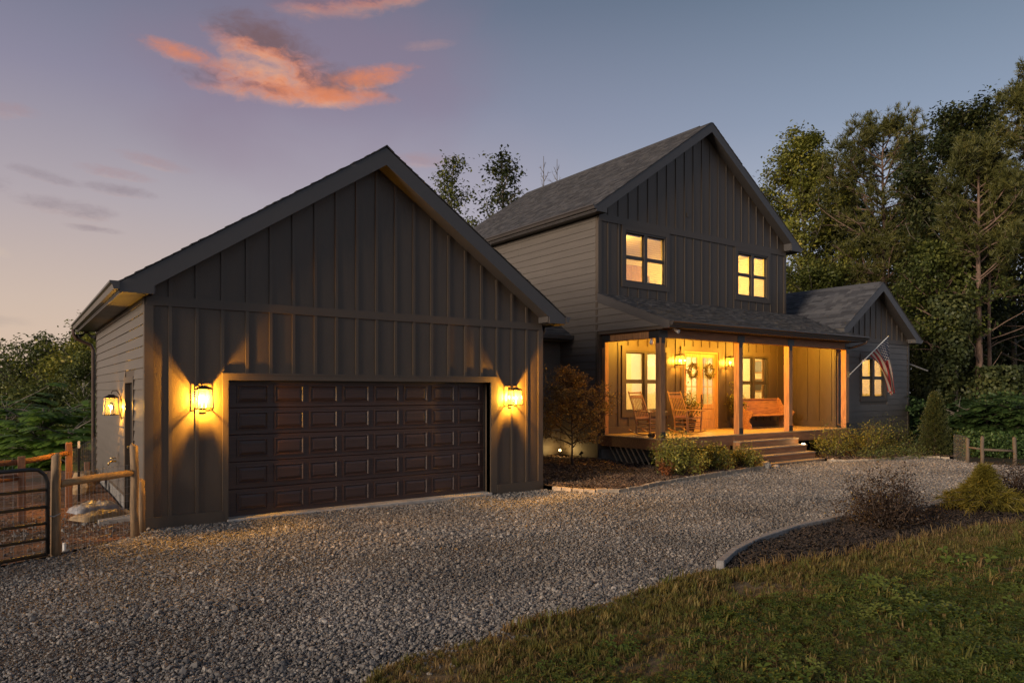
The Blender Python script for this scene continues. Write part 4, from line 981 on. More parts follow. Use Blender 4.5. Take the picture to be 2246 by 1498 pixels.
# ------------------------------------------------------------------ porch furniture
def rocking_chair(label, loc, rz):
    c = thing('rocking_chair', label, 'rocking chair', loc, rz, 'wooden rocking chairs on the porch')
    m = M['chair']
    for s in (-1, 1):
        pts = [(s*.27, -.44 + .92*i/8, .035 + .11*((i-3.6)/4.4)**2) for i in range(9)]
        obj('rocker', MB().tube(pts, .018, 6), m, c, rel=True)
        obj('leg', MB().tube([(s*.27, -.25, .05), (s*.285, -.26, .44), (s*.29, -.265, .64)], [.019, .023, .018], 8), m, c, rel=True)
        obj('back_post', MB().tube([(s*.265, .21, .06), (s*.265, .24, .42), (s*.26, .36, .80), (s*.25, .50, 1.14), (s*.25, .53, 1.20)], [.019, .024, .022, .018, .022], 8), m, c, rel=True)
        obj('armrest', MB().add([(s*.23, -.34, .64), (s*.36, -.34, .64), (s*.33, .0, .655), (s*.28, .29, .665), (s*.23, .29, .665), (s*.23, -.34, .662), (s*.36, -.34, .662), (s*.33, .0, .677), (s*.28, .29, .687), (s*.23, .29, .687)],
            [(0,1,2,3,4), (9,8,7,6,5), (0,5,6,1), (1,6,7,2), (2,7,8,3), (3,8,9,4), (4,9,5,0)]), m, c, rel=True)
    seat = MB()
    seat.add([(-.29, -.27, .445), (.29, -.27, .445), (.27, .25, .405), (-.27, .25, .405), (-.29, -.27, .475), (.29, -.27, .475), (.27, .25, .43), (-.27, .25, .43)], [(0,3,2,1), (4,5,6,7), (0,1,5,4), (1,2,6,5), (2,3,7,6), (3,0,4,7)])
    obj('seat', seat, m, c, rel=True)
    for i in range(7):
        x = -.195 + .065*i
        obj('slat', MB().tube([(x, .262, .48), (x, .37, .80), (x*.98, .455, 1.03)], .012, 6), m, c, rel=True)
    for z, y, h in ((.48, .262, .03), (1.05, .465, .045), (1.16, .515, .022)):
        obj('rail', MB().box(-.25, .25, y-.011, y+.011, z-h, z+h), m, c, rel=True)
    for z in (.17, .29):
        obj('stretcher', MB().tube([(-.28, -.255, z), (.28, -.255, z)], .011, 6).tube([(-.265, .215, z+.03), (.265, .215, z+.03)], .011, 6).tube([(-.27, -.25, z+.04), (-.265, .21, z+.04)], .011, 6).tube([(.27, -.25, z+.04), (.265, .21, z+.04)], .011, 6), m, c, rel=True)
    return c
ch = rocking_chair('rocking chair left of the corner post, nearest the porch window', (14.05, 13.15, DK), R(3))
copy_thing(ch, (15.55, 13.1, DK), R(-4), 'rocking chair right of the corner post, beside the potted plant')

pw = thing('church_pew', 'varnished oak church pew against the wall right of the front door', 'bench', (20.1, 13.85, DK))
ends = [(-.02, 0), (.46, 0), (.44, .12), (.36, .22), (.38, .33), (.47, .42), (.50, .50), (.45, .57), (.33, .58), (.20, .62), (.06, .76), (-.02, .92), (-.10, .98), (-.16, .95), (-.14, .80), (-.06, .55), (-.04, .3), (-.06, .1)]
for x in (-1.15, 1.10):
    obj('end_panel', MB().prism_x([(-y, z) for y, z in ends], x, x+.05), M['pew'], pw, rel=True)
obj('seat', MB().cbox(-1.10, 1.10, -.43, .03, .40, .435, .006), M['pew'], pw, rel=True)
obj('backrest', MB().add([(-1.10, .03, .43), (1.10, .03, .43), (1.10, .13, .93), (-1.10, .13, .93), (-1.10, .055, .43), (1.10, .055, .43), (1.10, .155, .93), (-1.10, .155, .93)], [(0,1,2,3), (7,6,5,4), (0,4,5,1), (1,5,6,2), (2,6,7,3), (3,7,4,0)]), M['pew'], pw, rel=True)
obj('rail', MB().box(-1.10, 1.10, .10, .175, .93, .965), M['pew'], pw, rel=True)

# ------------------------------------------------------------------ leaves
def leaf_mesh(name, P, Nrm, size, mt, par, rng, aspect=.55, fold=.25, rel=False, kind=None):
    """one bent leaf (two triangles-pairs) per point"""
    n = len(P); Nrm = Nrm/np.maximum(1e-6, np.linalg.norm(Nrm, axis=1))[:, None]
    t = rng.normal(size=(n, 3)); t -= Nrm*(t*Nrm).sum(1)[:, None]; t /= np.maximum(1e-6, np.linalg.norm(t, axis=1))[:, None]
    b = np.cross(Nrm, t); s = size*rng.uniform(.6, 1.3, n)[:, None] if np.isscalar(size) else size[:, None]
    V = np.stack([P, P + t*s*.5 + b*s*aspect*.5 + Nrm*s*fold*.5, P + t*s, P + t*s*.5 - b*s*aspect*.5 + Nrm*s*fold*.5], 1).reshape(-1, 3)
    off = np.zeros(3) if rel or par is None else np.array(ORG[par.name])
    return quads(name, V - off, mt, par, kind)
def quads(name, V, mt, par, kind=None):
    n = len(V)//4
    me = bpy.data.meshes.new(name); me.vertices.add(len(V)); me.vertices.foreach_set('co', V.astype(np.float32).ravel())
    me.loops.add(n*4); me.loops.foreach_set('vertex_index', np.arange(n*4, dtype=np.int32))
    me.polygons.add(n); me.polygons.foreach_set('loop_start', np.arange(0, n*4, 4, dtype=np.int32)); me.polygons.foreach_set('loop_total', np.full(n, 4, dtype=np.int32))
    me.update(); me.validate()
    o = link(name, me, mt, par)
    if kind: o['kind'] = kind
    return o
def curve_pts(p, d, L, n, up, wob, rng):
    pts = [np.array(p, float)]; d = np.array(d, float); d /= np.linalg.norm(d)
    for i in range(n):
        d = d + np.array([0, 0, up/n]) + rng.normal(size=3)*wob; d /= np.linalg.norm(d)
        pts.append(pts[-1] + d*L/n)
    return pts

def tree(name, label, loc, h, tr, z0f, prof, nb, nleaf, lsize, leafm, barkm, seed, group, kind='broad', rise=.45, spread=.33, lean=(0, 0), droop=0.15, sub=5, bare=0, trunk_label=None, cat='tree'):
    """tapered trunk, limbs and sub-limbs grown from it, and a crown of single leaves (or needle tufts) set round the twigs"""
    rng = np.random.RandomState(seed); T = thing(name, label, cat, loc, 0, group)
    n = 9; tp = []; wob = rng.normal(size=(n+1, 2))*.02*h/6
    for i in range(n+1):
        f = i/n; tp.append(np.array([lean[0]*f*h + wob[i,0]*f*(1 if i else 0), lean[1]*f*h + wob[i,1]*f, f*h]))
    rad = [tr*(1 - .88*(i/n)**.9) + (tr*.35 if i == 0 else 0) for i in range(n+1)]
    mb = MB(); mb.tube(tp, rad, 8)
    def trunk_at(f):
        i = min(n-1, int(f*n)); return tp[i] + (tp[i+1]-tp[i])*(f*n - i)
    tw = []; tdir = []; wts = []
    for b in range(nb):
        f = z0f + (1 - z0f)*((b + rng.rand()*.8)/nb)**.9; f = min(f, .985)
        a = b*2.39996 + rng.normal()*.35
        rr = np.interp((f - z0f)/(1 - z0f), [p[0] for p in prof], [p[1] for p in prof])*rng.uniform(.65, 1.15)
        d = np.array([math.cos(a), math.sin(a), rise + .5*f*rng.rand()])
        p0 = trunk_at(f*.97)
        pts = curve_pts(p0, d, rr*1.12, 6, droop, .10, rng)
        r0 = max(.018, min(tr*.38, .012*rr + .02))
        mb.tube(pts, [r0*(1 - .8*i/6) for i in range(7)], 5, False)
        for s in range(sub):
            g = rng.uniform(.3, 1.0); i = min(5, int(g*6)); q = pts[i] + (pts[i+1]-pts[i])*(g*6 - i)
            dd = (pts[i+1]-pts[i]); dd = dd/np.linalg.norm(dd) + rng.normal(size=3)*.65; dd[2] += .15
            sp = curve_pts(q, dd, rr*spread*rng.uniform(.6, 1.3), 4, .1, .15, rng)
            mb.tube(sp, [r0*.42, r0*.34, r0*.26, r0*.2, r0*.1], 4, False)
            for u in range(1, 5):
                tw.append(sp[u]); tdir.append(sp[u]-sp[u-1]); wts.append(.5 + u*.25)
        tw.append(pts[6]); tdir.append(pts[6]-pts[5]); wts.append(1.4)
    for q in range(bare):            # dead stubs low on the trunk
        f = rng.uniform(.10, z0f*1.05); a = rng.rand()*6.28
        pts = curve_pts(trunk_at(f), (math.cos(a), math.sin(a), .45), rng.uniform(.8, 3.0), 5, .12, .12, rng)
        mb.tube(pts, [.030, .026, .021, .015, .011, .006], 5, False)
    obj('trunk', mb, M[barkm], T, True, rel=True)
    tw = np.array(tw); tdir = np.array(tdir); wts = np.array(wts); wts /= wts.sum()
    if nleaf:
        if kind == 'pine':
            k_ = 15; nt = nleaf//k_; idx = rng.choice(len(tw), nt, p=wts)
            c = tw[idx] + rng.normal(size=(nt, 3))*lsize*.75
            ax = tdir[idx]/np.linalg.norm(tdir[idx], axis=1)[:, None]*.7 + np.array([0, 0, .5]) + rng.normal(size=(nt, 3))*.3
            C = np.repeat(c, k_, 0); A = np.repeat(ax, k_, 0) + rng.normal(size=(nt*k_, 3))*.75; A /= np.linalg.norm(A, axis=1)[:, None]
            Ln = lsize*rng.uniform(.7, 1.25, len(C))[:, None]; sd = np.cross(A, rng.normal(size=A.shape)); sd /= np.linalg.norm(sd, axis=1)[:, None]; wd = lsize*.055
            V = np.stack([C + sd*wd, C - sd*wd, C + A*Ln - sd*wd*.5, C + A*Ln + sd*wd*.5], 1).reshape(-1, 3)
            quads('crown', V, LEAF[leafm], T)
        else:
            # leaves gather in sprays round the twigs
            ns = max(1, nleaf//14); idx = rng.choice(len(tw), ns, p=wts); c = tw[idx] + rng.normal(size=(ns, 3))*np.array([.34, .34, .26])*lsize*3.2
            C = np.repeat(c, 14, 0) + rng.normal(size=(ns*14, 3))*np.array([1, 1, .65])*lsize*1.15
            Nn = rng.normal(size=C.shape)*.75 + np.array([0, 0, .8]) + (C - C.mean(0))/(np.abs(C - C.mean(0)).max() + 1e-6)*.8
            leaf_mesh('crown', C, Nn, lsize, LEAF[leafm], T, rng, rel=True)
    return T

def shrub(name, label, loc, r, h, nleaf, lsize, leafm, seed, cat='shrub', group=None, stems=16, up=.9, fill=.75, aspect=.5, spiky=.15, narrow=None):
    """many-stemmed shrub: stems from the base, leaves along and round each stem"""
    rng = np.random.RandomState(seed); T = thing(name, label, cat, loc, 0, group)
    mb = MB(); P = []; D = []
    for i in range(stems):
        a = i*2.39996 + rng.normal()*.3; rr = r*math.sqrt((i+.5)/stems)*rng.uniform(.8, 1.05)
        top = np.array([math.cos(a)*rr, math.sin(a)*rr, h*(1 - .55*(rr/r)**2)*rng.uniform(1-spiky, 1+spiky)])
        b = np.array([math.cos(a)*rr*.18, math.sin(a)*rr*.18, 0])
        m = b*.45 + top*.55 + np.array([math.cos(a), math.sin(a), 0])*rr*.12
        pts = [b, (b+m)/2, m, (m+top)/2 + rng.normal(size=3)*.02, top]
        mb.tube(pts, [.012, .010, .008, .005, .003], 5, False)
        for j in range(10):
            g = 1 - fill*(j/9.)*rng.uniform(.8, 1.0); k2 = min(3, int(g*4)); q = pts[k2] + (pts[k2+1]-pts[k2])*min(1, (g*4 - k2))
            P.append(q); D.append(top-b)
    obj('stems', mb, M['twig'], T, True, rel=True)
    P = np.array(P); D = np.array(D)
    idx = rng.randint(0, len(P), nleaf); sc = np.array([1, 1, .85])*r*.17
    C = P[idx] + np.clip(rng.normal(size=(nleaf, 3)), -2, 2)*sc
    C[:, 2] = np.maximum(C[:, 2], .01)
    N_ = rng.normal(size=C.shape)*.8 + np.array([0, 0, .6]) + C/np.maximum(.05, np.linalg.norm(C, axis=1))[:, None]*.8
    leaf_mesh('foliage', C, N_, lsize, LEAF[leafm], T, rng, aspect, rel=True)
    return T

# wreaths on the door leaves, hung clear of the glass
def wreath(label, loc):
    rng = np.random.RandomState(int(loc[0]*10)); T = thing('wreath', label, 'wreath', loc, 0, 'wreaths on the front door')
    obj('ring', MB().tube([(math.cos(t)*.2, -.02, math.sin(t)*.2) for t in np.linspace(0, 6.2832, 25)], .022, 6), M['twig'], T, rel=True)
    n = 420; t = rng.rand(n)*6.2832; rr = .2 + rng.normal(size=n)*.035
    P = np.stack([np.cos(t)*rr, -.03 + rng.normal(size=n)*.022, np.sin(t)*rr], 1)
    leaf_mesh('foliage', P, rng.normal(size=(n, 3)) + np.array([0, -.8, 0]), .075, LEAF['wreath'], T, rng, .45, rel=True)
wreath('leafy wreath on the left leaf of the front door', (17.22, HY+.01, 2.66))
wreath('leafy wreath on the right leaf of the front door', (18.03, HY+.01, 2.66))

# potted plants on the porch
def potted(label, loc, h, seed):
    T = shrub('potted_plant', label, loc, .34, h, 520, .085, 'box', seed, 'plant', 'potted plants by the front door', stems=12, spiky=.3)
    for o_ in T.children: 
        for v in o_.data.vertices: v.co.z += .34
    obj('pot', MB().lathe([(.13, 0), (.19, .30), (.205, .34), (.20, .36), (.175, .36), (.17, .33)], 0, 0, 18), M['pot'], T, True, rel=True)
    obj('soil', MB().lathe([(.169, .322), (.169, .33)], 0, 0, 18), M['soil'], T, rel=True)
potted('bushy potted plant behind the right rocking chair', (16.55, 13.85, DK), .95, 31)
potted('bushy potted plant between the front door and the middle post', (19.0, 13.98, DK), 1.0, 32)

# ------------------------------------------------------------------ flag
fg = thing('flag', 'United States flag hanging from a slanted pole at the porch end post', 'flag', (22.36, 12.09, 2.56))
A_ = np.array([22.36, 12.06, 2.57]); B_ = np.array([24.47, 11.85, 3.90])
obj('pole', MB().tube([A_, B_], .014, 8), M['white'], fg)
obj('finial', MB().ellipsoid(B_ + (B_-A_)/np.linalg.norm(B_-A_)*.03, (.028, .028, .028), 6, 10), M['brass'], fg, True)
obj('bracket', MB().tube([A_ + np.array([0, .035, -.02]), A_ + (B_-A_)*.05], .022, 8).box(22.30, 22.41, 12.088, 12.099, 2.48, 2.66), M['brass'], fg)
fm = bpy.data.materials.new('flag_cloth'); fm.use_nodes = True; fm.node_tree.nodes.clear(); q = NT(fm.node_tree)
fo = q.node('ShaderNodeOutputMaterial'); fb = q.node('ShaderNodeBsdfPrincipled'); fb.inputs['Roughness'].default_value = .75
uv = q.node('ShaderNodeUVMap').outputs[0]; su = q.node('ShaderNodeSeparateXYZ'); q.l.new(uv, su.inputs[0]); U, Vv = su.outputs[0], su.outputs[1]
stripe = q.m('GREATER_THAN', q.m('FRACT', q.m('MULTIPLY', Vv, 6.5)), .5)        # 13 stripes, red first and last
fc = q.mix(stripe, (.27, .026, .028), (.40, .35, .29))
inc = q.m('MULTIPLY', q.m('LESS_THAN', U, .40), q.m('LESS_THAN', Vv, 7/13.))
cu = q.m('MULTIPLY', U, 12/.40/2); cv = q.m('MULTIPLY', Vv, 10/(7/13.)/2)
def dots(ou, ov):
    a = q.m('SUBTRACT', q.m('FRACT', q.m('ADD', cu, ou)), .5); b = q.m('SUBTRACT', q.m('FRACT', q.m('ADD', cv, ov)), .5)
    return q.m('LESS_THAN', q.m('ADD', q.m('MULTIPLY', a, a), q.m('MULTIPLY', b, b)), .062)
stars = q.m('MAXIMUM', dots(0.0, 0.0), dots(.5, .5))
fc = q.mix(inc, fc, q.mix(stars, (.018, .022, .075), (.45, .42, .38)))
q.put(fb.inputs['Base Color'], fc)
tl = q.node('ShaderNodeBsdfTranslucent'); q.put(tl.inputs[0], fc); mx = q.node('ShaderNodeMixShader'); mx.inputs[0].default_value = .3
q.l.new(fb.outputs[0], mx.inputs[1]); q.l.new(tl.outputs[0], mx.inputs[2]); q.l.new(mx.outputs[0], fo.inputs[0])
nu, nv = 44, 30; V = []; UV = []
E0 = np.array([24.86, 11.86, 1.92]); E1 = np.array([24.50, 11.82, 1.98]); H0 = A_ + (B_-A_)*.985; H1 = A_ + (B_-A_)*.50
for j in range(nv+1):
    for i in range(nu+1):
        h = j/nv; f = i/nu
        P0 = H0 + (H1-H0)*h; P2 = E0 + (E1-E0)*h
        C = np.array([P0[0]*.35 + P2[0]*.65 + .05, 11.86, P0[2]*.62 + P2[2]*.38]) + np.array([.12, 0, .10])*h
        p = (1-f)**2*P0 + 2*f*(1-f)*C + f*f*P2
        p = p + np.array([.25, 1, 0])*(.085*math.sin(h*15.5 + f*2.2)*min(1, f*1.8)) + np.array([.035*math.sin(h*9+f*5), 0, .05*math.sin(h*8 + 1)])*f
        V.append(p); UV.append((f, h))
mb = MB(); mb.add(V, [(j*(nu+1)+i, j*(nu+1)+i+1, (j+1)*(nu+1)+i+1, (j+1)*(nu+1)+i) for j in range(nv) for i in range(nu)])
co = obj('cloth', mb, fm, fg, True)
ul = co.data.uv_layers.new(name='UVMap')
for lp in co.data.loops: ul.data[lp.index].uv = UV[lp.vertex_index]

# ------------------------------------------------------------------ things seen through the windows
tv = thing('wall_screen', 'dark screen above the mantel, seen through the porch window behind the rocking chairs', 'screen', (15.6, 18.57, 2.75))
obj('frame', MB().cbox(15.15, 16.15, 18.52, 18.595, 2.42, 3.10, .006), M['black'], tv)
mn = thing('fireplace', 'wooden mantel and dark firebox seen through the porch window behind the rocking chairs', 'fireplace', (15.6, 18.4, DK))
obj('mantel', MB().cbox(14.9, 16.3, 18.28, 18.595, 2.12, 2.24, .006), M['cedar_x'], mn)
obj('surround', MB().box(15.0, 15.25, 18.35, 18.595, DK, 2.115).box(15.95, 16.2, 18.35, 18.595, DK, 2.115).box(15.25, 15.95, 18.35, 18.595, 1.75, 2.115), M['edging'], mn)
obj('firebox', MB().box(15.255, 15.945, 18.45, 18.595, DK, 1.745), M['black'], mn)
for z, lb in ((2.68, 'upper dark picture on the cream wall seen through the right porch window'), (2.02, 'lower dark picture on the cream wall seen through the right porch window')):
    pc = thing('wall_picture', lb, 'picture', (21.97, 15.25, z), 0, 'pictures seen through the right porch window')
    obj('frame', MB().cbox(-.025, .025, -.24, .24, 0, .46, .004), M['chair'], pc, rel=True)
    obj('print', MB().box(-.028, -.0255, -.20, .20, .04, .42), M['black'], pc, rel=True)
cu_ = thing('curtain', 'tan curtain hanging at the right edge of the right porch window', 'curtain', (21.45, 14.7, .9))
obj('drape', MB().add([(21.42+.009*i, 14.70+.03*math.sin(i*1.6), z) for z in (.9, 3.4) for i in range(22)], [(i, i+1, i+23, i+22) for i in range(21)]), M['door'], cu_)
bd = thing('wardrobe', 'brown wooden cabinet seen through the upper left window', 'cabinet', (17.6, 17.7, 4.55))
obj('carcass', MB().cbox(16.9, 18.3, 17.35, 17.99, 4.58, 6.45, .01), M['door'], bd)
obj('door_leaf', MB().box(16.95, 17.585, 17.33, 17.349, 4.65, 6.40).box(17.615, 18.25, 17.33, 17.349, 4.65, 6.40), M['door'], bd)
up = thing('wall_picture', 'dark picture seen through the upper left window', 'picture', (18.9, 17.97, 6.0), 0)
obj('frame', MB().cbox(-.3, .3, -.02, .02, -.3, .3, .004), M['chair'], up, rel=True)
obj('print', MB().box(-.25, .25, -.024, -.021, -.25, .25), M['black'], up, rel=True)
cd = thing('chandelier', 'lit candle chandelier behind the wing window', 'chandelier', (24.75, 13.35, 2.6))
obj('rod', MB().tube([(0, 0, -.05), (0, 0, 1.0)], .012, 6), M['bronze'], cd, rel=True)
for i in range(6):
    t = i*math.pi/3; c_, s_ = math.cos(t)*.24, math.sin(t)*.24
    obj('arm', MB().tube([(0, 0, -.03), (c_*.5, s_*.5, -.09), (c_, s_, 0), (c_, s_, .10)], .010, 6), M['bronze'], cd, rel=True)
    obj('bulb', MB().ellipsoid((c_, s_, .15), (.02, .02, .05)), M['bulb'], cd, True, rel=True)

# ------------------------------------------------------------------ fence, gate and odds and ends on the left
def round_post(label, x, y, h, r, m='postwood', group='round wooden fence posts'):
    t = thing('fence_post', label, 'fence post', (x, y, 0), 0, group)
    rng = np.random.RandomState(int(abs(x*100+y)))
    o = obj('post', MB().tube([(rng.normal()*.006, rng.normal()*.006, z) for z in (-.1, h*.3, h*.65, h-.012, h)], [r*1.04, r, r*.98, r*.97, r*.86], 14), M[m], t, True, rel=True)
    return t
round_post('thick round gate post beside the black metal gate', .42, 10.24, 1.25, .055)
round_post('tall round post against the garage corner', 1.36, 10.86, 1.29, .054)
round_post('short stubby post between the tall post and the garage corner', 1.475, 11.12, .77, .05)
rl = tag(obj('fence_rail', MB().tube([(.47, 10.27, .885), (.75, 10.45, .90), (1.05, 10.65, .905), (1.315, 10.83, .91)], [.045, .05, .048, .044], 12), M['railwood'], smooth=True),
         'peeled log rail between the gate post and the tall post', 'fence rail')
def wire_mesh(name, label, a, b, h, nx, nz, r=.0018):
    a = np.array(a); b = np.array(b); mb = MB()
    for i in range(nx+1):
        p = a + (b-a)*i/nx; mb.tube([(p[0], p[1], .02), (p[0]+.004*math.sin(i*2), p[1], h)], r, 3, False)
    for j in range(nz+1):
        z = .03 + (h-.03)*j/nz; mb.tube([(a[0], a[1], z), ((a[0]+b[0])/2, (a[1]+b[1])/2, z-.01), (b[0], b[1], z)], r, 3, False)
    return tag(obj(name, mb, M['wire']), label, 'wire fence')
wire_mesh('wire_mesh_fence', 'welded wire mesh stretched under the peeled log rail', (.47, 10.29), (1.31, 10.86), 1.02, 18, 10)
gt_ = thing('metal_gate', 'black tubular farm gate standing ajar at the left edge', 'gate', (.34, 10.20, 0))
gd_ = np.array([-.936, -.35, 0]); g0_ = np.array([.335, 10.18, 0])
def gp(u, z): return tuple(g0_ + gd_*u + np.array([0, 0, z]))
obj('frame', MB().tube([gp(0, .05), gp(0, .92), gp(.03, 1.02), gp(.10, 1.085), gp(.2, 1.095), gp(3.3, 1.095), gp(3.5, 1.0), gp(3.5, .05), gp(0, .05)], .024, 10), M['black'], gt_, True)
for z in (.24, .43, .63, .84): obj('rail', MB().tube([gp(0, z), gp(3.5, z)], .019, 8), M['black'], gt_, True)
obj('upright', MB().tube([gp(1.75, .05), gp(1.75, 1.095)], .019, 8), M['black'], gt_, True)
gwm = MB()
for i in range(34): gwm.tube([gp(.1*i+.06, .06), gp(.1*i+.06, 1.08)], .0016, 3, False)
for j in range(9): gwm.tube([gp(0, .1+.115*j), gp(3.5, .1+.115*j)], .0016, 3, False)
obj('wire_mesh', gwm, M['wire'], gt_)
obj('chain', MB().tube([gp(.0, .52), (.40, 10.17, .50), (.47, 10.2, .53)], .008, 6), M['wire'], gt_)
def sq_post(label, x, y, h, w=.10):
    t = thing('fence_post', label, 'fence post', (x, y, 0), 0, 'square brown fence posts in the yard')
    obj('post', MB().cbox(-w/2, w/2, -w/2, w/2, -.1, h, .006), M['redpost'], t, rel=True)
sq_post('square brown post behind the gate', .10, 13.2, 1.02)
sq_post('square brown post behind the round gate post', .78, 14.3, 1.14)
sq_post('short square brown post near the far garage corner', 1.25, 17.0, .55)
tag(obj('fence_rail', MB().tube([(-2.4, 12.4, .60), (.08, 13.2, .70)], .05, 8), M['redpost'], smooth=True), 'lower brown rail running left from the square post', 'fence rail', 'brown yard fence rails')
tag(obj('fence_rail', MB().tube([(-2.4, 12.55, .93), (.12, 13.25, .93), (.74, 14.25, .96)], .045, 8), M['redpost'], smooth=True), 'upper brown rail passing behind the round gate post', 'fence rail', 'brown yard fence rails')
wire_mesh('wire_mesh_fence', 'wire mesh fence between the square brown posts', (-2.4, 12.45), (.08, 13.22), 1.0, 26, 9)
wire_mesh('wire_mesh_fence', 'wire mesh fence between the brown post and the garage flank', (.82, 14.35), (1.52, 18.3), 1.0, 40, 9)
tp_ = thing('steel_fence_post', 'thin dark steel post with a white tip in the yard', 'fence post', (.98, 15.1, 0))
obj('post', MB().box(-.018, .018, -.003, .003, -.1, .98).box(-.003, .003, -.018, -.0031, -.1, .98), M['black'], tp_, rel=True)
obj('tip', MB().box(-.02, .02, -.006, .006, .98, 1.11), M['white'], tp_, rel=True)
hb_ = thing('hose_bib', 'brass garden tap on the garage flank beyond the side door', 'tap', (GX0-.016, 14.70, .74))
obj('pipe', MB().tube([(0, 0, 0), (-.09, 0, 0), (-.12, 0, -.03), (-.13, 0, -.07)], .017, 8), M['brass'], hb_, True, rel=True)
obj('handle', MB().tube([(-.06, 0, .01), (-.06, 0, .055)], .010, 6).lathe([(.045, .055), (.048, .062), (.045, .07)], -.06, 0, 12), M['brass'], hb_, rel=True)
# sacks
def sack(name, label, loc, rz, sx_, sy_, sz2, m, seed):
    rng = np.random.RandomState(seed); t = thing(name, label, 'sack', loc, rz, 'sacks beside the garage'); nx, ny = 18, 14; V = []
    for j in range(ny+1):
        for i in range(nx+1):
            u = i/nx*2-1; v = j/ny*2-1; b = max(0, (1-u**4)*(1-v**4))**.5
            V.append((u*sx_, v*sy_, sz2*b*(1 + .18*math.sin(u*5+seed)*math.sin(v*4)) + .012*rng.normal()*b + .012))
    F = [(j*(nx+1)+i, j*(nx+1)+i+1, (j+1)*(nx+1)+i+1, (j+1)*(nx+1)+i) for j in range(ny) for i in range(nx)]
    obj('bag', MB().add(V, F), m, t, True, rel=True)
sack('mulch_sack', 'flattened printed sack lowest on the dirt by the garage', (1.10, 12.75, .02), .5, .36, .24, .10, M['bagb'], 1)
sack('mulch_sack', 'pale shiny plastic sack on top of the printed one', (1.06, 13.05, .09), .35, .33, .23, .13, M['bag'], 2)
def rock(name, label, loc, r, seed, m='rock', cat='rock', group=None):
    rng = np.random.RandomState(seed); e = MB().ellipsoid((0,0,0), (1,1,1), 7, 10); ph = rng.rand(6)*6
    V = []
    for x, y, z in e.v:
        k2 = 1 + .16*math.sin(x*3+ph[0])*math.sin(y*3+ph[1]) + .12*math.sin(z*4+ph[2]+x*2) + .05*rng.normal()*0
        V.append((x*r[0]*k2, y*r[1]*k2, (z*k2)*r[2] + r[2]*.6))
    mb = MB().add(V, e.f); o = obj(name, mb, M[m]); o.location = loc; return tag(o, label, cat, group)
rock('rock', 'pale rock at the left foot of the steps', (16.05, 10.90, 0), (.15, .12, .13), 1)
rock('rock', 'small flat stone ending the edging at the steps', (16.42, 10.86, 0), (.12, .08, .05), 2)
rock('rock', 'small pale stone at the right foot of the steps', (19.2, 10.86, 0), (.10, .08, .06), 3)
rock('log_round', 'cut log round lying by the far garage corner', (1.12, 16.2, 0), (.20, .18, .17), 4, 'railwood', 'log')
rock('log_round', 'second cut log round leaning behind the first', (1.22, 16.75, .1), (.22, .18, .2), 5, 'railwood', 'log')
tag(obj('pipe_stub', MB().tube([(.52, 10.42, -.05), (.52, 10.42, .12)], .02, 10), M['white']), 'short white pipe stub in the ground right of the gate post', 'pipe')

# ------------------------------------------------------------------ edging: single blocks along the house beds, boards along the front bed
def along(poly, step):
    out = []; carry = 0.0
    for a, b in zip(poly[:-1], poly[1:]):
        a = np.array(a); b = np.array(b); L = np.linalg.norm(b-a); s = carry
        while s < L:
            out.append((a + (b-a)*s/L, math.atan2(b[1]-a[1], b[0]-a[0]))); s += step
        carry = s - L
    return out
def edging(label, poly, step, w, h, seed):
    rng = np.random.RandomState(seed); t = thing('stone_edging', label, 'edging', (poly[0][0], poly[0][1], 0)); me = None
    for p, a in along(poly, step):
        if me is None:
            o = obj('edging_stone', MB().cbox(-step*.485, step*.485, -w/2, w/2, -.05, h, .009), M['edging'], t, rel=True); me = o.data
        else: o = link_copy('edging_stone', me, t)
        o.location = (p[0]-poly[0][0], p[1]-poly[0][1], rng.uniform(-.012, .006)); o.rotation_euler = (rng.normal()*.04, rng.normal()*.03, a + rng.normal()*.05)
def link_copy(name, me, par):
    o = bpy.data.objects.new(name, me); COL.objects.link(o); o.parent = par; return o
edging('low tan block edging between the mulch and gravel left of the steps', BED_FRONT[1:], .235, .10, .10, 1)
edging('low tan block edging round the shrubs right of the steps', BED_RIGHT, .235, .10, .075, 2)
te = thing('timber_edging', 'weathered grey board edging along the front mulch bed', 'edging', (EDGE[0][0], EDGE[0][1], 0))
for a, b in zip(EDGE[:-1], EDGE[1:]):
    a = np.array(a); b = np.array(b); L = np.linalg.norm(b-a); o = obj('edging_board', MB().cbox(.0, L-.006, -.045, .045, -.08, .105, .008), M['edging2'], te, rel=True)
    o.location = (a[0]-EDGE[0][0], a[1]-EDGE[0][1], 0); o.rotation_euler = (0, 0, math.atan2(b[1]-a[1], b[0]-a[0]))

# right-hand split rail fence
def rail_fence():
    pts = [(21.95, 8.42, .70), (21.85, 8.02, .76), (22.3, 7.40, .76)]
    lb = ('leaning grey post at the left end of the far rail fence', 'grey round post in the middle of the far rail fence', 'weathered round post at the right end of the far rail fence')
    for (x, y, h), l in zip(pts, lb): round_post(l, x, y, h, .047, 'darkpost', group='posts of the far rail fence')
    tag(obj('fence_rail', MB().tube([(21.95, 8.42, .44), (21.86, 8.03, .42)], .028, 8), M['darkpost'], smooth=True), 'short rail left of the middle post of the far fence', 'fence rail', 'rails of the far fence')
    tag(obj('fence_rail', MB().tube([(21.86, 8.0, .41), (22.08, 7.7, .40), (22.3, 7.42, .39)], .034, 8), M['darkpost'], smooth=True), 'long grey rail between the two right posts of the far fence', 'fence rail', 'rails of the far fence')
rail_fence()
wire_mesh('wire_mesh_fence', 'dark wire mesh between the arborvitae and the far rail fence', (22.75, 9.1), (21.95, 8.45), .75, 18, 6, .003)
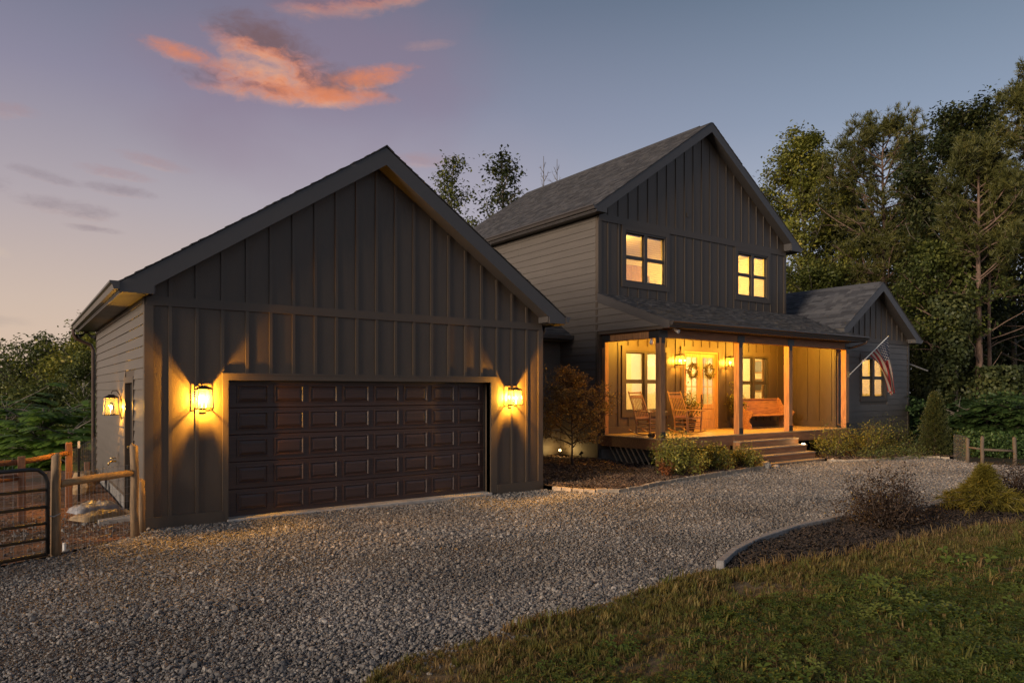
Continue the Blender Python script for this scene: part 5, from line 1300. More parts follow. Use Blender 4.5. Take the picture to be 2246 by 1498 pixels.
tag(obj('wall_pipe', MB().tube([(27.20, 12.62, 2.93), (27.36, 12.58, 3.06), (27.55, 12.5, 3.03), (28.35, 12.25, 2.80)], .028, 8), M['edging2']), 'pale bent pipe arm sticking out beyond the wing corner', 'pipe')

# ------------------------------------------------------------------ shrubs and small trees by the house
BXG = 'clipped boxwood shrubs along the porch'
shrub('boxwood', 'largest boxwood, left of the others below the porch corner', (12.75, 11.02, .05), .66, .92, 4600, .062, 'box', 11, group=BXG, stems=34)
shrub('boxwood', 'middle boxwood under the porch deck, between two larger and smaller ones', (14.15, 11.05, .05), .42, .68, 2400, .06, 'box', 12, group=BXG, stems=24)
shrub('boxwood', 'small round boxwood touching the left side of the steps', (15.35, 11.05, .05), .44, .52, 2200, .058, 'box', 13, group=BXG, stems=24)
shrub('rust_shrub', 'small rusty orange plant in front of the largest boxwood', (12.05, 10.75, .05), .22, .40, 420, .06, 'rust', 14, stems=9)
shrub('loose_shrub', 'feathery bush at the right foot of the steps', (19.95, 11.25, .05), .62, .82, 2300, .06, 'box', 15, group='bushes right of the steps', stems=34, aspect=.32, spiky=.3)
shrub('loose_shrub', 'widest feathery bush, in front of the porch end post', (21.75, 11.15, .05), .80, .92, 2900, .06, 'box', 16, group='bushes right of the steps', stems=40, aspect=.32, spiky=.3)
shrub('loose_shrub', 'dark feathery bush below the flag window', (23.6, 11.35, .05), .85, .95, 2800, .065, 'juniper', 17, group='bushes right of the steps', stems=38, aspect=.3, spiky=.3)
shrub('ground_juniper', 'low spreading juniper along the edging right of the steps', (20.9, 10.45, .05), .75, .20, 1500, .07, 'juniper', 18, group='creeping junipers', stems=34, aspect=.3, fill=.9)
shrub('ground_juniper', 'low dark juniper spreading toward the arborvitae', (22.3, 10.2, .05), .85, .22, 1700, .07, 'juniper', 19, group='creeping junipers', stems=34, aspect=.3, fill=.9)
def conifer(name, label, loc, r, h, n, lsize, leafm, seed, cat='shrub', pw_=1.0):
    rng = np.random.RandomState(seed); T = thing(name, label, cat, loc)
    mb = MB(); mb.tube([(0, 0, -.05), (0, 0, h*.5), (0, 0, h*.96)], [.045, .03, .006], 6)
    P = []; D = []
    for i in range(150):
        f = (i + rng.rand())/150; a = i*2.39996; rr = r*(1-f)**pw_*rng.uniform(.8, 1.1) + .02
        e = np.array([math.cos(a)*rr, math.sin(a)*rr, f*h + rr*.25]); b = np.array([0, 0, f*h*.96])
        mb.tube([b, e], [.008, .002], 3, False)
        for j in range(5): P.append(b + (e-b)*(.35 + .65*j/4)); D.append(e-b)
    obj('trunk', mb, M['twig'], T, rel=True)
    P = np.array(P); D = np.array(D); idx = rng.randint(0, len(P), n); C = P[idx] + rng.normal(size=(n, 3))*r*.055; C[:, 2] = np.maximum(.02, C[:, 2])
    Dn = D[idx]/np.maximum(.01, np.linalg.norm(D[idx], axis=1))[:, None]
    Nn = np.cross(Dn + np.array([0, 0, .8]), rng.normal(size=C.shape))
    leaf_mesh('crown', C, Nn, lsize, LEAF[leafm], T, rng, .4, .15, rel=True)
    return T
conifer('arborvitae', 'dark narrow cone shaped arborvitae right of the wing', (23.05, 9.75, 0), .52, 1.98, 15000, .06, 'arbor', 21, 'tree', .62)
# maple beside the garage
tree('japanese_maple', 'small bronze leaved Japanese maple between the garage and the porch', (11.72, 13.65, .12), 2.22, .028, .17, [(0, .80), (.3, 1.15), (.6, .95), (1, .38)], 26, 8500, .06, 'maple', 'twig', 23, None, rise=.42, spread=.42, droop=.02, sub=7, cat='tree')
# front bed
shrub('barberry', 'dark purple spiky shrub in the front mulch bed, nearest the camera', (10.42, 5.08, .03), .64, .64, 7000, .042, 'barberry', 24, stems=44, spiky=.6, group='dark spiky shrubs in the front bed', fill=.9)
shrub('barberry', 'dark spiky shrub behind the golden cypress at the right edge', (14.5, 4.75, .03), .55, .6, 3800, .042, 'barberry', 25, stems=34, spiky=.42, group='dark spiky shrubs in the front bed')
def cypress():
    rng = np.random.RandomState(26); T = thing('golden_cypress', 'golden green threadleaf cypress at the right end of the front bed', 'shrub', (13.1, 4.78, .03))
    mb = MB(); P = []; A = []
    for i in range(120):
        f = (i + rng.rand())/120; a = i*2.39996; rr = (.98*(1-f)**1.7 + .07)*rng.uniform(.55, 1.12)*(1 + .22*math.sin(a*2+1)); z = .05 + f*.68
        b = np.array([0, 0, z*.85]); e = np.array([math.cos(a)*rr*.92, math.sin(a)*rr*.92, z + rr*.10]); m = (b+e)/2 + np.array([0, 0, .09*rr])
        mb.tube([b, m, e], [.009, .006, .002], 4, False)
        for j in range(34):
            g = .25 + .75*rng.rand(); p = (1-g)**2*b + 2*g*(1-g)*m + g*g*e; P.append(p); A.append((e-b)/np.linalg.norm(e-b) + rng.normal(size=3)*.45 + np.array([0, 0, -.25]))
    obj('stems', mb, M['twig'], T, rel=True)
    P = np.array(P); A = np.array(A); A /= np.linalg.norm(A, axis=1)[:, None]; n = len(P)
    P = np.repeat(P, 3, 0); A = np.repeat(A, 3, 0) + rng.normal(size=(n*3, 3))*.35; A /= np.linalg.norm(A, axis=1)[:, None]
    L = rng.uniform(.07, .16, len(P))[:, None]; s = np.cross(A, rng.normal(size=A.shape)); s /= np.linalg.norm(s, axis=1)[:, None]; w = .006
    V = np.stack([P - s*w, P + s*w, P + A*L + s*w*.5 - np.array([0, 0, .02]), P + A*L - s*w*.5 - np.array([0, 0, .02])], 1).reshape(-1, 3)
    V[:, 2] = np.maximum(V[:, 2], .005)
    quads('foliage', V, LEAF['cypress'], T)
cypress()

# ------------------------------------------------------------------ the wood on the right
WOOD = 'tall trees of the wood right of the house'
CP = [(0, .75), (.25, 1), (.6, .85), (1, .3)]
def prof(r, p=CP): return [(a, b*r) for a, b in p]
def at(px, d):      # ground position of a direction and distance from where the photographer stood
    t = (px - 1123)/1521.; u = t*d; s_, c_ = .58356, .81207
    return (c_*u + s_*d, -s_*u + c_*d)
def T_(px, d, **kw):
    x, y = at(px, d); return (x, y, far_z(x, y))
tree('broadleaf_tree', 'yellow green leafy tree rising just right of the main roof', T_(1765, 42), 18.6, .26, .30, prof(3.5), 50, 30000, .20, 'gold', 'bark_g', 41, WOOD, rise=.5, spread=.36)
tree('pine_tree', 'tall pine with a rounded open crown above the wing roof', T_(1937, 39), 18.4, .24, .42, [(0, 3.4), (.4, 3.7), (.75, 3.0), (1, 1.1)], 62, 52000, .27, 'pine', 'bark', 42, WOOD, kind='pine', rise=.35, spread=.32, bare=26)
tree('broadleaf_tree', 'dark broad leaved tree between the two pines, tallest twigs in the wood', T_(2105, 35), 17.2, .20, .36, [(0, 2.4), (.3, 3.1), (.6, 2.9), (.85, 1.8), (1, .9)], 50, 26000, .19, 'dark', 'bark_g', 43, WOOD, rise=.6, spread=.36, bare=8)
tree('pine_tree', 'tallest pine, its crown cut by the right edge', T_(2275, 34), 19.6, .26, .38, [(0, 2.6), (.4, 2.7), (.8, 1.9), (1, .9)], 52, 46000, .29, 'pine', 'bark', 44, WOOD, kind='pine', rise=.35, spread=.32, bare=20)
tree('pine_tree', 'pine with a lit reddish trunk behind the far rail fence', T_(2147, 30), 13.4, .20, .55, [(0, 1.6), (.4, 2.2), (1, .8)], 32, 30000, .24, 'pine', 'bark', 45, WOOD, kind='pine', rise=.5, spread=.35, bare=16)
tree('pine_tree', 'slimmer second trunk just right of the lit pine', T_(2170, 31.5), 12.8, .13, .6, [(0, 1.4), (.4, 1.8), (1, .7)], 28, 24000, .24, 'pine', 'bark', 46, WOOD, kind='pine', rise=.5, spread=.35, bare=14)
tree('broadleaf_tree', 'leafy tree filling the gap between the yellow green tree and the pine', T_(1850, 46), 16.6, .24, .25, prof(3.6), 48, 26000, .22, 'oak', 'bark_g', 47, WOOD, rise=.5, spread=.38)
tree('broadleaf_tree', 'bushy tree behind the tall pine, right of its trunk', T_(2010, 46), 16.2, .22, .22, prof(3.5), 48, 25000, .22, 'oak', 'bark_g', 48, WOOD, rise=.5, spread=.38)
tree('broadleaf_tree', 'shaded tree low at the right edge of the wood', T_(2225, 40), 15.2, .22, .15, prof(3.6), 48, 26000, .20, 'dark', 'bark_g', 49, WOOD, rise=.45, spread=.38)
tree('broadleaf_tree', 'young leafy tree directly behind the wing roof', T_(1795, 38), 9.6, .14, .18, prof(2.9), 38, 18000, .18, 'oak', 'bark_g', 50, WOOD, rise=.5, spread=.4)
tree('slim_tree', 'slender tree with a bare pale trunk right of the wing', T_(2064, 31), 9.2, .13, .45, prof(2.1), 28, 11000, .17, 'oak', 'bark', 51, WOOD, rise=.5, spread=.4, bare=4)
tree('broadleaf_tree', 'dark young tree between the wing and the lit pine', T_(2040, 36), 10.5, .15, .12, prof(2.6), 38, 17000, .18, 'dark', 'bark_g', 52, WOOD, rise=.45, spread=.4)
def vine_column(label, px, d, r, h, n, seed):
    """a dead stem wrapped in hanging creeper: shingled, outward and downward facing leaves"""
    x, y = at(px, d); z = far_z(x, y); T = thing('vine_covered_stem', label, 'vine', (x, y, z), 0, 'creeper covered stems beside the wood')
    rng = np.random.RandomState(seed)
    obj('stem', MB().tube([(0, 0, -.1), (.1, 0, h*.5), (0, .1, h*.95)], [.12, .09, .04], 7), M['bark_g'], T, True, rel=True)
    nl = 34; C0 = []
    for i in range(nl):
        f = rng.rand()**.8; a = rng.rand()*6.28; rr = r*rng.uniform(.35, 1.0)*(.75 + .35*math.sin(f*9+seed))*(1 - .45*f); C0.append((math.cos(a)*rr, math.sin(a)*rr, f*h, r*rng.uniform(.25, .5)))
    C0 = np.array(C0); idx = rng.randint(0, nl, n); dv = rng.normal(size=(n, 3)); dv /= np.linalg.norm(dv, axis=1)[:, None]; dv[:, 2] *= 1.5
    C = C0[idx, :3] + dv*C0[idx, 3:4]; C[:, 2] = np.clip(C[:, 2], .05, h)
    leaf_mesh('leaves', C, dv + np.array([0, 0, .35]) + rng.normal(size=(n, 3))*.35, .15, LEAF['vine'], T, rng, .8, rel=True)
vine_column('tall creeper covered stem left of the lit pine trunk', 2095, 29.5, 1.25, 6.6, 9500, 61)
vine_column('lower creeper heap at the foot of the lit pine', 2185, 28.5, 1.2, 3.6, 5500, 62)
vine_column('creeper covered stem just right of the wing gable', 2050, 33, 1.1, 7.4, 6500, 63)

BEH = 'tree tops showing behind the roofs'
tree('broadleaf_tree', 'leafy tree top rising behind the garage roof edge', T_(992, 45), 17.3, .2, .45, prof(2.1), 30, 3000, .24, 'oak', 'bark_g', 71, BEH, rise=.8, spread=.4)
tree('broadleaf_tree', 'dark leafy tree top nearer the main roof ridge', T_(1100, 45), 17.6, .2, .45, [(0, 2.4), (.5, 2.2), (.8, 1.2), (1, .35)], 28, 2700, .26, 'dark', 'bark_g', 72, BEH, rise=.8, spread=.4)
for i, (px, h, lb) in enumerate(((1192, 17.0, 'bare twiggy tree top left of two others above the roof ridge'), (1222, 17.3, 'tallest bare twiggy tree top above the roof ridge'), (1252, 16.6, 'bare twiggy tree top right of two others above the roof ridge'))):
    tree('bare_tree', lb, T_(px, 44+i), h, .12, .5, prof(1.2), 22, 0, .2, 'oak', 'bark_g', 74+i, 'bare tree tops above the ridge', rise=1.3, spread=.4)

# left side: hillside wood
HILL = 'trees on the hillside left of the garage'
tree('broadleaf_tree', 'dark round tree on the left skyline, tallest beside the gutter', T_(135, 44), 7.2, .2, .12, prof(4.6), 46, 15000, .22, 'oak', 'bark_g', 81, HILL, rise=.4, spread=.4)
tree('broadleaf_tree', 'dark tree on the skyline at the left edge', T_(25, 46), 6.9, .2, .10, prof(4.4), 44, 14000, .22, 'dark', 'bark_g', 82, HILL, rise=.4, spread=.4)
tree('broadleaf_tree', 'yellowish tree close behind the garage gutter and downspout', T_(215, 38), 6.9, .16, .12, prof(2.8), 36, 10000, .2, 'gold', 'bark_g', 83, HILL, rise=.45, spread=.4)
tree('broadleaf_tree', 'lighter mid height tree before the skyline trees', T_(95, 33), 5.6, .13, .12, prof(2.8), 36, 11000, .17, 'oak', 'bark_g', 84, HILL, rise=.45, spread=.4)
tree('slim_tree', 'small tree with a thin forked white trunk near the garage', T_(184, 27), 5.0, .045, .5, prof(1.1), 14, 3000, .13, 'oak', 'pale_bark', 85, HILL, rise=.9, spread=.4)
def locust(label, px, d, h, r, nf, seed, group='bright green locust saplings at the left edge', lm='locust'):
    """fern-like compound leaves: arching fronds with paired leaflets"""
    x, y = at(px, d); T = thing('locust_sapling', label, 'tree', (x, y, far_z(x, y)), 0, group); rng = np.random.RandomState(seed)
    mb = MB(); Ps = []; Ns = []; Ts = []; Ss = []
    for b in range(nf//7):
        a = b*2.39996; f = rng.uniform(.25, 1.0)
        pts = curve_pts((0, 0, h*f*.7), (math.cos(a), math.sin(a), .55), r*rng.uniform(.5, 1.05), 5, -.25, .08, rng); mb.tube(pts, [.03, .025, .02, .014, .009, .005], 5, False)
        for k2 in range(7):
            i = rng.randint(1, 6); p0 = pts[i]; az_ = a + rng.normal()*.9; L = rng.uniform(.45, .85)
            fr = curve_pts(p0, (math.cos(az_), math.sin(az_), .35), L, 12, -.9, .02, rng)
            for j in range(1, 13):
                tg = fr[j] - fr[j-1]; tg /= np.linalg.norm(tg); sd = np.cross(tg, [0, 0, 1]); sd /= np.linalg.norm(sd)
                for s in (-1, 1):
                    Ps.append(fr[j]); Ts.append(sd*s + tg*.35 + np.array([0, 0, -.12])); Ns.append(np.cross(sd, tg)); Ss.append(.27*math.sin(math.pi*(j+1.5)/15)*rng.uniform(.85, 1.15))
    mb.tube([(0, 0, -.1), (.05, .03, h*.4), (0, 0, h*.75)], [.06, .045, .02], 7)
    obj('trunk', mb, M['bark_g'], T, True, rel=True)
    P = np.array(Ps); Tn = np.array(Ts); Tn /= np.linalg.norm(Tn, axis=1)[:, None]; N_ = np.array(Ns); S = np.array(Ss)[:, None]; B = np.cross(N_, Tn); B /= np.linalg.norm(B, axis=1)[:, None]
    V = np.stack([P, P + Tn*S*.5 + B*S*.22, P + Tn*S, P + Tn*S*.5 - B*S*.22], 1).reshape(-1, 3)
    quads('crown', V, LEAF[lm], T)
locust('bright ferny locust sapling at the left edge, topmost fronds', 15, 23, 4.6, 2.2, 300, 91)
locust('bright ferny locust sapling between the gate and the white trunk', 95, 21, 3.6, 1.9, 300, 92)
locust('low ferny locust sapling just behind the brown fence posts', 150, 19.5, 2.3, 1.3, 200, 93)

for lb, px, d, h, sd in (('ferny sapling at the foot of the arborvitae and creeper', 2100, 25.5, 2.0, 94), ('ferny sapling behind the middle of the far rail fence', 2165, 24.6, 2.1, 95), ('ferny sapling behind the right post of the far rail fence', 2235, 24.0, 2.3, 96), ('ferny sapling right of the wing corner', 2010, 30, 2.6, 97)):
    locust(lb, px, d, h, 1.3, 190, sd, 'ferny saplings along the wood edge', 'under')
# masses nobody could count
def leaf_mass(name, label_kind, path, depth, hfun, n, size, leafm, seed, clump=.9):
    """a band of foliage following a ground path: clumps of leaves of varied height and depth"""
    rng = np.random.RandomState(seed); path = np.array(path, float); seg = np.linalg.norm(np.diff(path, axis=0), axis=1); cum = np.concatenate([[0], np.cumsum(seg)])
    nc = n//60; s = rng.rand(nc)*cum[-1]; i = np.clip(np.searchsorted(cum, s) - 1, 0, len(seg)-1); f = (s - cum[i])/seg[i]; p = path[i] + (path[i+1]-path[i])*f[:, None]
    nrm = np.stack([-(path[i+1]-path[i])[:, 1], (path[i+1]-path[i])[:, 0]], 1)/seg[i][:, None]; p = p + nrm*(rng.rand(nc)[:, None]-.5)*depth
    H = np.array([hfun(a, b) for a, b in p])*(.75 + .35*np.sin(s*.9 + seed)*np.sin(s*.37)); z0 = np.array([far_z(a, b) for a, b in p]); zc = z0 + H*rng.rand(nc)**.75
    C = np.repeat(np.column_stack([p, zc]), 60, 0); C = C + np.clip(rng.normal(size=C.shape), -1.5, 1.5)*clump*np.array([1, 1, .6])*.6
    C[:, 2] = np.maximum(C[:, 2], np.repeat(z0, 60) + .03)
    N_ = rng.normal(size=C.shape)*.7 + np.array([0, 0, .8])
    return leaf_mesh(name, C, N_, size, LEAF[leafm], None, rng, .6, kind='stuff')
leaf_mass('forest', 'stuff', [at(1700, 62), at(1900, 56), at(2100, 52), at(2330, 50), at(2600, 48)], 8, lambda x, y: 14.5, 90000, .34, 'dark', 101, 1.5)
leaf_mass('forest', 'stuff', [at(-350, 62), at(0, 60), at(300, 58), at(700, 66)], 9, lambda x, y: 7.0, 34000, .30, 'oak', 102, 1.4)
leaf_mass('undergrowth', 'stuff', [at(1985, 31), at(2060, 28), at(2140, 26), at(2250, 25.5), at(2400, 25)], 5.0, lambda x, y: 2.0, 26000, .13, 'under', 103, .45)
leaf_mass('undergrowth', 'stuff', [at(2085, 22.6), at(2150, 22.3), at(2246, 22.0), at(2400, 21.5)], 1.6, lambda x, y: 1.0, 12000, .10, 'under', 104, .30)
leaf_mass('undergrowth', 'stuff', [at(1990, 36), at(2150, 34), at(2350, 32)], 4.0, lambda x, y: 5.5, 22000, .19, 'vine', 107, .8)
leaf_mass('undergrowth', 'stuff', [at(-250, 26), at(0, 25), at(120, 24), at(200, 26)], 6.0, lambda x, y: 2.8, 26000, .12, 'under', 105, .5)
leaf_mass('undergrowth', 'stuff', [at(-120, 20.5), at(60, 20), at(140, 19.6), at(205, 20.5)], 2.0, lambda x, y: .9, 9000, .09, 'under', 106, .3)

# ------------------------------------------------------------------ gravel, grass and mulch as scattered real pieces
SRC = bpy.data.collections.new('scatter_sources')
def source(name, mb, m):
    me = bpy.data.meshes.new(name); me.from_pydata(mb.v, [], mb.f); me.materials.append(m); me.update()
    c = bpy.data.collections.new(name + '_source'); return me
def scatter(name, P, rot, scl, meshes, seed=0):
    """points with a stored rotation and scale; geometry nodes set one of the source pieces on each"""
    rng = np.random.RandomState(seed); cl = bpy.data.collections.new(name + '_pieces')
    for i, me in enumerate(meshes):
        o = bpy.data.objects.new(me.name, me); cl.objects.link(o)
    me = bpy.data.meshes.new(name); me.vertices.add(len(P)); me.vertices.foreach_set('co', P.astype(np.float32).ravel())
    a = me.attributes.new('rot', 'FLOAT_VECTOR', 'POINT'); a.data.foreach_set('vector', rot.astype(np.float32).ravel())
    a = me.attributes.new('scl', 'FLOAT', 'POINT'); a.data.foreach_set('value', scl.astype(np.float32))
    a = me.attributes.new('pick', 'INT', 'POINT'); a.data.foreach_set('value', rng.randint(0, len(meshes), len(P)).astype(np.int32))
    o = bpy.data.objects.new(name, me); COL.objects.link(o); o['kind'] = 'stuff'
    g = bpy.data.node_groups.new(name + '_scatter', 'GeometryNodeTree')
    g.interface.new_socket('Geometry', in_out='INPUT', socket_type='NodeSocketGeometry'); g.interface.new_socket('Geometry', in_out='OUTPUT', socket_type='NodeSocketGeometry')
    gi = g.nodes.new('NodeGroupInput'); go = g.nodes.new('NodeGroupOutput'); ip = g.nodes.new('GeometryNodeInstanceOnPoints'); ci = g.nodes.new('GeometryNodeCollectionInfo')
    ci.inputs['Collection'].default_value = cl; ci.inputs['Separate Children'].default_value = True; ci.inputs['Reset Children'].default_value = True
    def attr(nm, t):
        nd = g.nodes.new('GeometryNodeInputNamedAttribute'); nd.data_type = t; nd.inputs['Name'].default_value = nm; return nd.outputs['Attribute']
    g.links.new(gi.outputs[0], ip.inputs['Points']); g.links.new(ci.outputs[0], ip.inputs['Instance']); ip.inputs['Pick Instance'].default_value = True
    g.links.new(attr('pick', 'INT'), ip.inputs['Instance Index']); g.links.new(attr('rot', 'FLOAT_VECTOR'), ip.inputs['Rotation']); g.links.new(attr('scl', 'FLOAT'), ip.inputs['Scale'])
    g.links.new(ip.outputs[0], go.inputs[0])
    md = o.modifiers.new('scatter', 'NODES'); md.node_group = g
    return o
def stone_mesh(i):
    rng = np.random.RandomState(200+i); e = MB(); t = (1+5**.5)/2
    v = np.array([(-1,t,0),(1,t,0),(-1,-t,0),(1,-t,0),(0,-1,t),(0,1,t),(0,-1,-t),(0,1,-t),(t,0,-1),(t,0,1),(-t,0,-1),(-t,0,1)], float); v /= np.linalg.norm(v[0])
    v *= (1 + rng.uniform(-.28, .28, (12, 1))); v *= np.array([1, rng.uniform(.65, .9), rng.uniform(.45, .7)])*.5
    f = [(0,11,5),(0,5,1),(0,1,7),(0,7,10),(0,10,11),(1,5,9),(5,11,4),(11,10,2),(10,7,6),(7,1,8),(3,9,4),(3,4,2),(3,2,6),(3,6,8),(3,8,9),(4,9,5),(2,4,11),(6,2,10),(8,6,7),(9,8,1)]
    e.add(v.tolist(), f); return e
M['stone'] = mat('gravel_stone', (.185, .166, .15), .8, .15, 20, coord='Object', inst=True, patch=.55, island_cols=[(0, (.048, .044, .044)), (.3, (.098, .089, .084)), (.6, (.152, .136, .122)), (.85, (.215, .187, .158)), (1, (.34, .30, .26))])
stones = [source('stone', stone_mesh(i), M['stone']) for i in range(8)]
def cloud(poly, dens, rng, zf, skip=None):
    P = np.array(poly); x0, y0 = P.min(0); x1, y1 = P.max(0); n = int((x1-x0)*(y1-y0)*dens)
    G = np.stack([rng.uniform(x0, x1, n), rng.uniform(y0, y1, n)], 1); G = G[in_poly(G, P)]
    return G
def in_view(G, pad=60):
    d = .58356*G[:, 0] + .81207*G[:, 1]; u = .81207*G[:, 0] - .58356*G[:, 1]
    px = 1123 + 1521*u/np.maximum(d, .1); py = 857 + 1521*2.04/np.maximum(d, .1)
    return (d > 3) & (px > -pad*5) & (px < 2246+pad*5) & (py < 1498+pad*6), d
rng = np.random.RandomState(5)
G = cloud(GRAVEL, 4300, rng, None); ok, d = in_view(G, 130); G = G[ok]; d = d[ok]
keep = rng.rand(len(G)) < np.clip(1.25*(6.0/d)**1.15, .14, 1); G = G[keep]; d = d[keep]
z = np.array([gravel_z(a, b) for a, b in G])
trk = np.clip(.5 + .5*np.sin(G[:, 0]*.7 + 1.3*np.sin(G[:, 1]*.9))*np.sin(G[:, 1]*1.1 + G[:, 0]*.2) - .6*np.exp(-((G[:, 1] - 8.2 + .12*G[:, 0])/.4)**2) - .6*np.exp(-((G[:, 1] - 6.6 + .12*G[:, 0])/.4)**2), 0, 1)
fines = rng.rand(len(G)) < .55 + .9*trk; G = G[fines]; d = d[fines]; z = z[fines]; trk = trk[fines]
sc = rng.lognormal(0, .42, len(G))*.0195*np.clip((d/6.5)**.5, 1, 1.9)*(.8 + .45*trk)
P = np.column_stack([G, z + sc*.12 + rng.rand(len(G))*.008]); rot = np.column_stack([rng.normal(size=len(G))*.5, rng.normal(size=len(G))*.5, rng.rand(len(G))*6.28])
scatter('gravel', P, rot, np.clip(sc, .014, .075), stones, 1)
# loose stones shed on the lawn and dirt margins
G = np.concatenate([np.column_stack([rng.uniform(1.9, 6.3, 900), np.zeros(900)])]); G[:, 1] = np.interp(G[:, 0], [p[0] for p in LAWN_TOP], [p[1] for p in LAWN_TOP]) - np.abs(rng.normal(size=900))*.22 + .03
G2 = np.column_stack([rng.uniform(-2, 1.45, 1400), rng.uniform(9.6, 13.5, 1400)]); G = np.concatenate([G, G2])
sc = rng.lognormal(0, .35, len(G))*.026
scatter('loose_gravel', np.column_stack([G, [max(lawn_z(a, b), 0)+.012 if b < 6 else .02 for a, b in G]]), rng.rand(len(G), 3)*6.28, sc, stones, 2)

def tuft(i, nb=13, h=.085, w=.0042, spread=.035, bend=.5):
    rng = np.random.RandomState(300+i); e = MB()
    for b in range(nb):
        a = rng.rand()*6.28; r = spread*math.sqrt(rng.rand()); x, y = math.cos(rng.rand()*6.28)*r, math.sin(rng.rand()*6.28)*r; L = h*rng.uniform(.45, 1.25); bd = bend*rng.uniform(.2, 1.2)
        dx, dy = math.cos(a), math.sin(a); sx_, sy_ = -dy*w, dx*w
        p1 = (x + dx*L*.3*bd, y + dy*L*.3*bd, L*.6); p2 = (x + dx*L*bd, y + dy*L*bd, L*(1 - .35*bd))
        e.add([(x-sx_, y-sy_, 0), (x+sx_, y+sy_, 0), (p1[0]+sx_*.8, p1[1]+sy_*.8, p1[2]), (p1[0]-sx_*.8, p1[1]-sy_*.8, p1[2]), p2], [(0,1,2,3), (3,2,4)])
    return e
def clover(i):
    rng = np.random.RandomState(400+i); e = MB()
    for b in range(9):
        x, y = rng.normal(size=2)*.035; hgt = rng.uniform(.025, .055); r = rng.uniform(.009, .016); a0 = rng.rand()*6.28
        for l in range(3):
            a = a0 + l*2.094; c, s = math.cos(a), math.sin(a)
            e.add([(x, y, hgt), (x + c*r - s*r*.7, y + s*r + c*r*.7, hgt+.004), (x + c*r*1.9, y + s*r*1.9, hgt), (x + c*r + s*r*.7, y + s*r - c*r*.7, hgt+.004)], [(0,1,2,3)])
    return e
M['grass'] = leaf_mat('grass_blade', [(0, (.050, .060, .012)), (.35, (.10, .10, .020)), (.65, (.17, .135, .038)), (1, (.30, .20, .075))], .6, .3, inst=True, nscale=1.0)
M['dry'] = leaf_mat('dry_grass', [(0, (.12, .085, .03)), (.5, (.20, .13, .05)), (1, (.30, .20, .085))], .7, .3, inst=True, nscale=1.0)
M['clover'] = leaf_mat('clover_leaf', [(0, (.045, .070, .012)), (.5, (.10, .135, .022)), (1, (.20, .20, .045))], .5, .35, inst=True, nscale=1.0)
lawn_poly = LAWN_TOP[1:] + LAWN_BED + [(19, 1.8), (25, 1.2), (25, -2.5), (-2, -2.5), (-1, 1.5)]
G = cloud(lawn_poly, 1150, rng, None); ok, d = in_view(G, 190); G = G[ok]; d = d[ok]
keep = rng.rand(len(G)) < np.clip((5.5/d)**1.0, .3, 1); G = G[keep]; d = d[keep]
e = np.interp(G[:, 0], [p[0] for p in LAWN_TOP + LAWN_BED], [p[1] for p in LAWN_TOP + LAWN_BED]) - G[:, 1]
ph = np.sin(G[:, 0]*1.7 + 1.3*np.sin(G[:, 1]*2.1)) * np.sin(G[:, 1]*2.6 + np.sin(G[:, 0]*1.1)) + .35*np.sin(G[:, 0]*5.3+2)*np.sin(G[:, 1]*6.1)
dry = np.clip(.56 + .55*ph + .30*np.exp(-e/.45) + .30*(G[:, 0] > 7), 0, 1)
e = e + .07*np.sin(G[:, 0]*4.1)*np.sin(G[:, 0]*1.7+1) + .05*np.sin(G[:, 0]*9.3)
bare_ = (e < .0) | (rng.rand(len(G)) < np.clip((ph - .38)*1.6 + .55*np.exp(-np.abs(e)/.16) - .2, 0, .93)); G = G[~bare_]; dry = dry[~bare_]; e = e[~bare_]; d = d[~bare_]
pick = rng.rand(len(G)); z = np.array([lawn_z(a, b) for a, b in G]) + .008
def rots(n): return np.column_stack([rng.normal(size=n)*.18, rng.normal(size=n)*.18, rng.rand(n)*6.28])
isdry = pick < dry*.62; iscl = (~isdry) & (rng.rand(len(G)) < np.clip(.10 + .9*(e - .9), 0, .55)); isgr = ~(isdry | iscl)
hs = np.clip((d/6)**.5, .9, 1.5)*np.where(rng.rand(len(d)) < .06, 1.7, 1.0)*(.85 + .3*np.sin(G[:, 0]*3.1+G[:, 1]*2)*np.sin(G[:, 1]*4.3))
for nm, mk, ms, s0 in (('grass', isgr, [source('grass_tuft', tuft(i), M['grass']) for i in range(6)], .85), ('dry_grass', isdry, [source('dry_tuft', tuft(i+20, 11, .065, .0038, .05, .9), M['dry']) for i in range(5)], .9), ('clover', iscl, [source('clover_patch', clover(i), M['clover']) for i in range(4)], 1.15)):
    n = mk.sum(); scatter(nm, np.column_stack([G[mk], z[mk]]), rots(n), rng.uniform(.55, 1.25, n)*s0*hs[mk], ms, 3)
# tall stalks on the bed margin
x = rng.uniform(6.4, 13.5, 260); y = np.interp(x, [p[0] for p in LAWN_BED], [p[1] for p in LAWN_BED]) + rng.normal(size=260)*.06
scatter('dry_grass', np.column_stack([x, y, np.full(260, .02)]), rots(260), rng.uniform(.7, 1.5, 260), [source('stalk_tuft', tuft(i+40, 6, .12, .0035, .03, .5), M['dry']) for i in range(3)], 4)
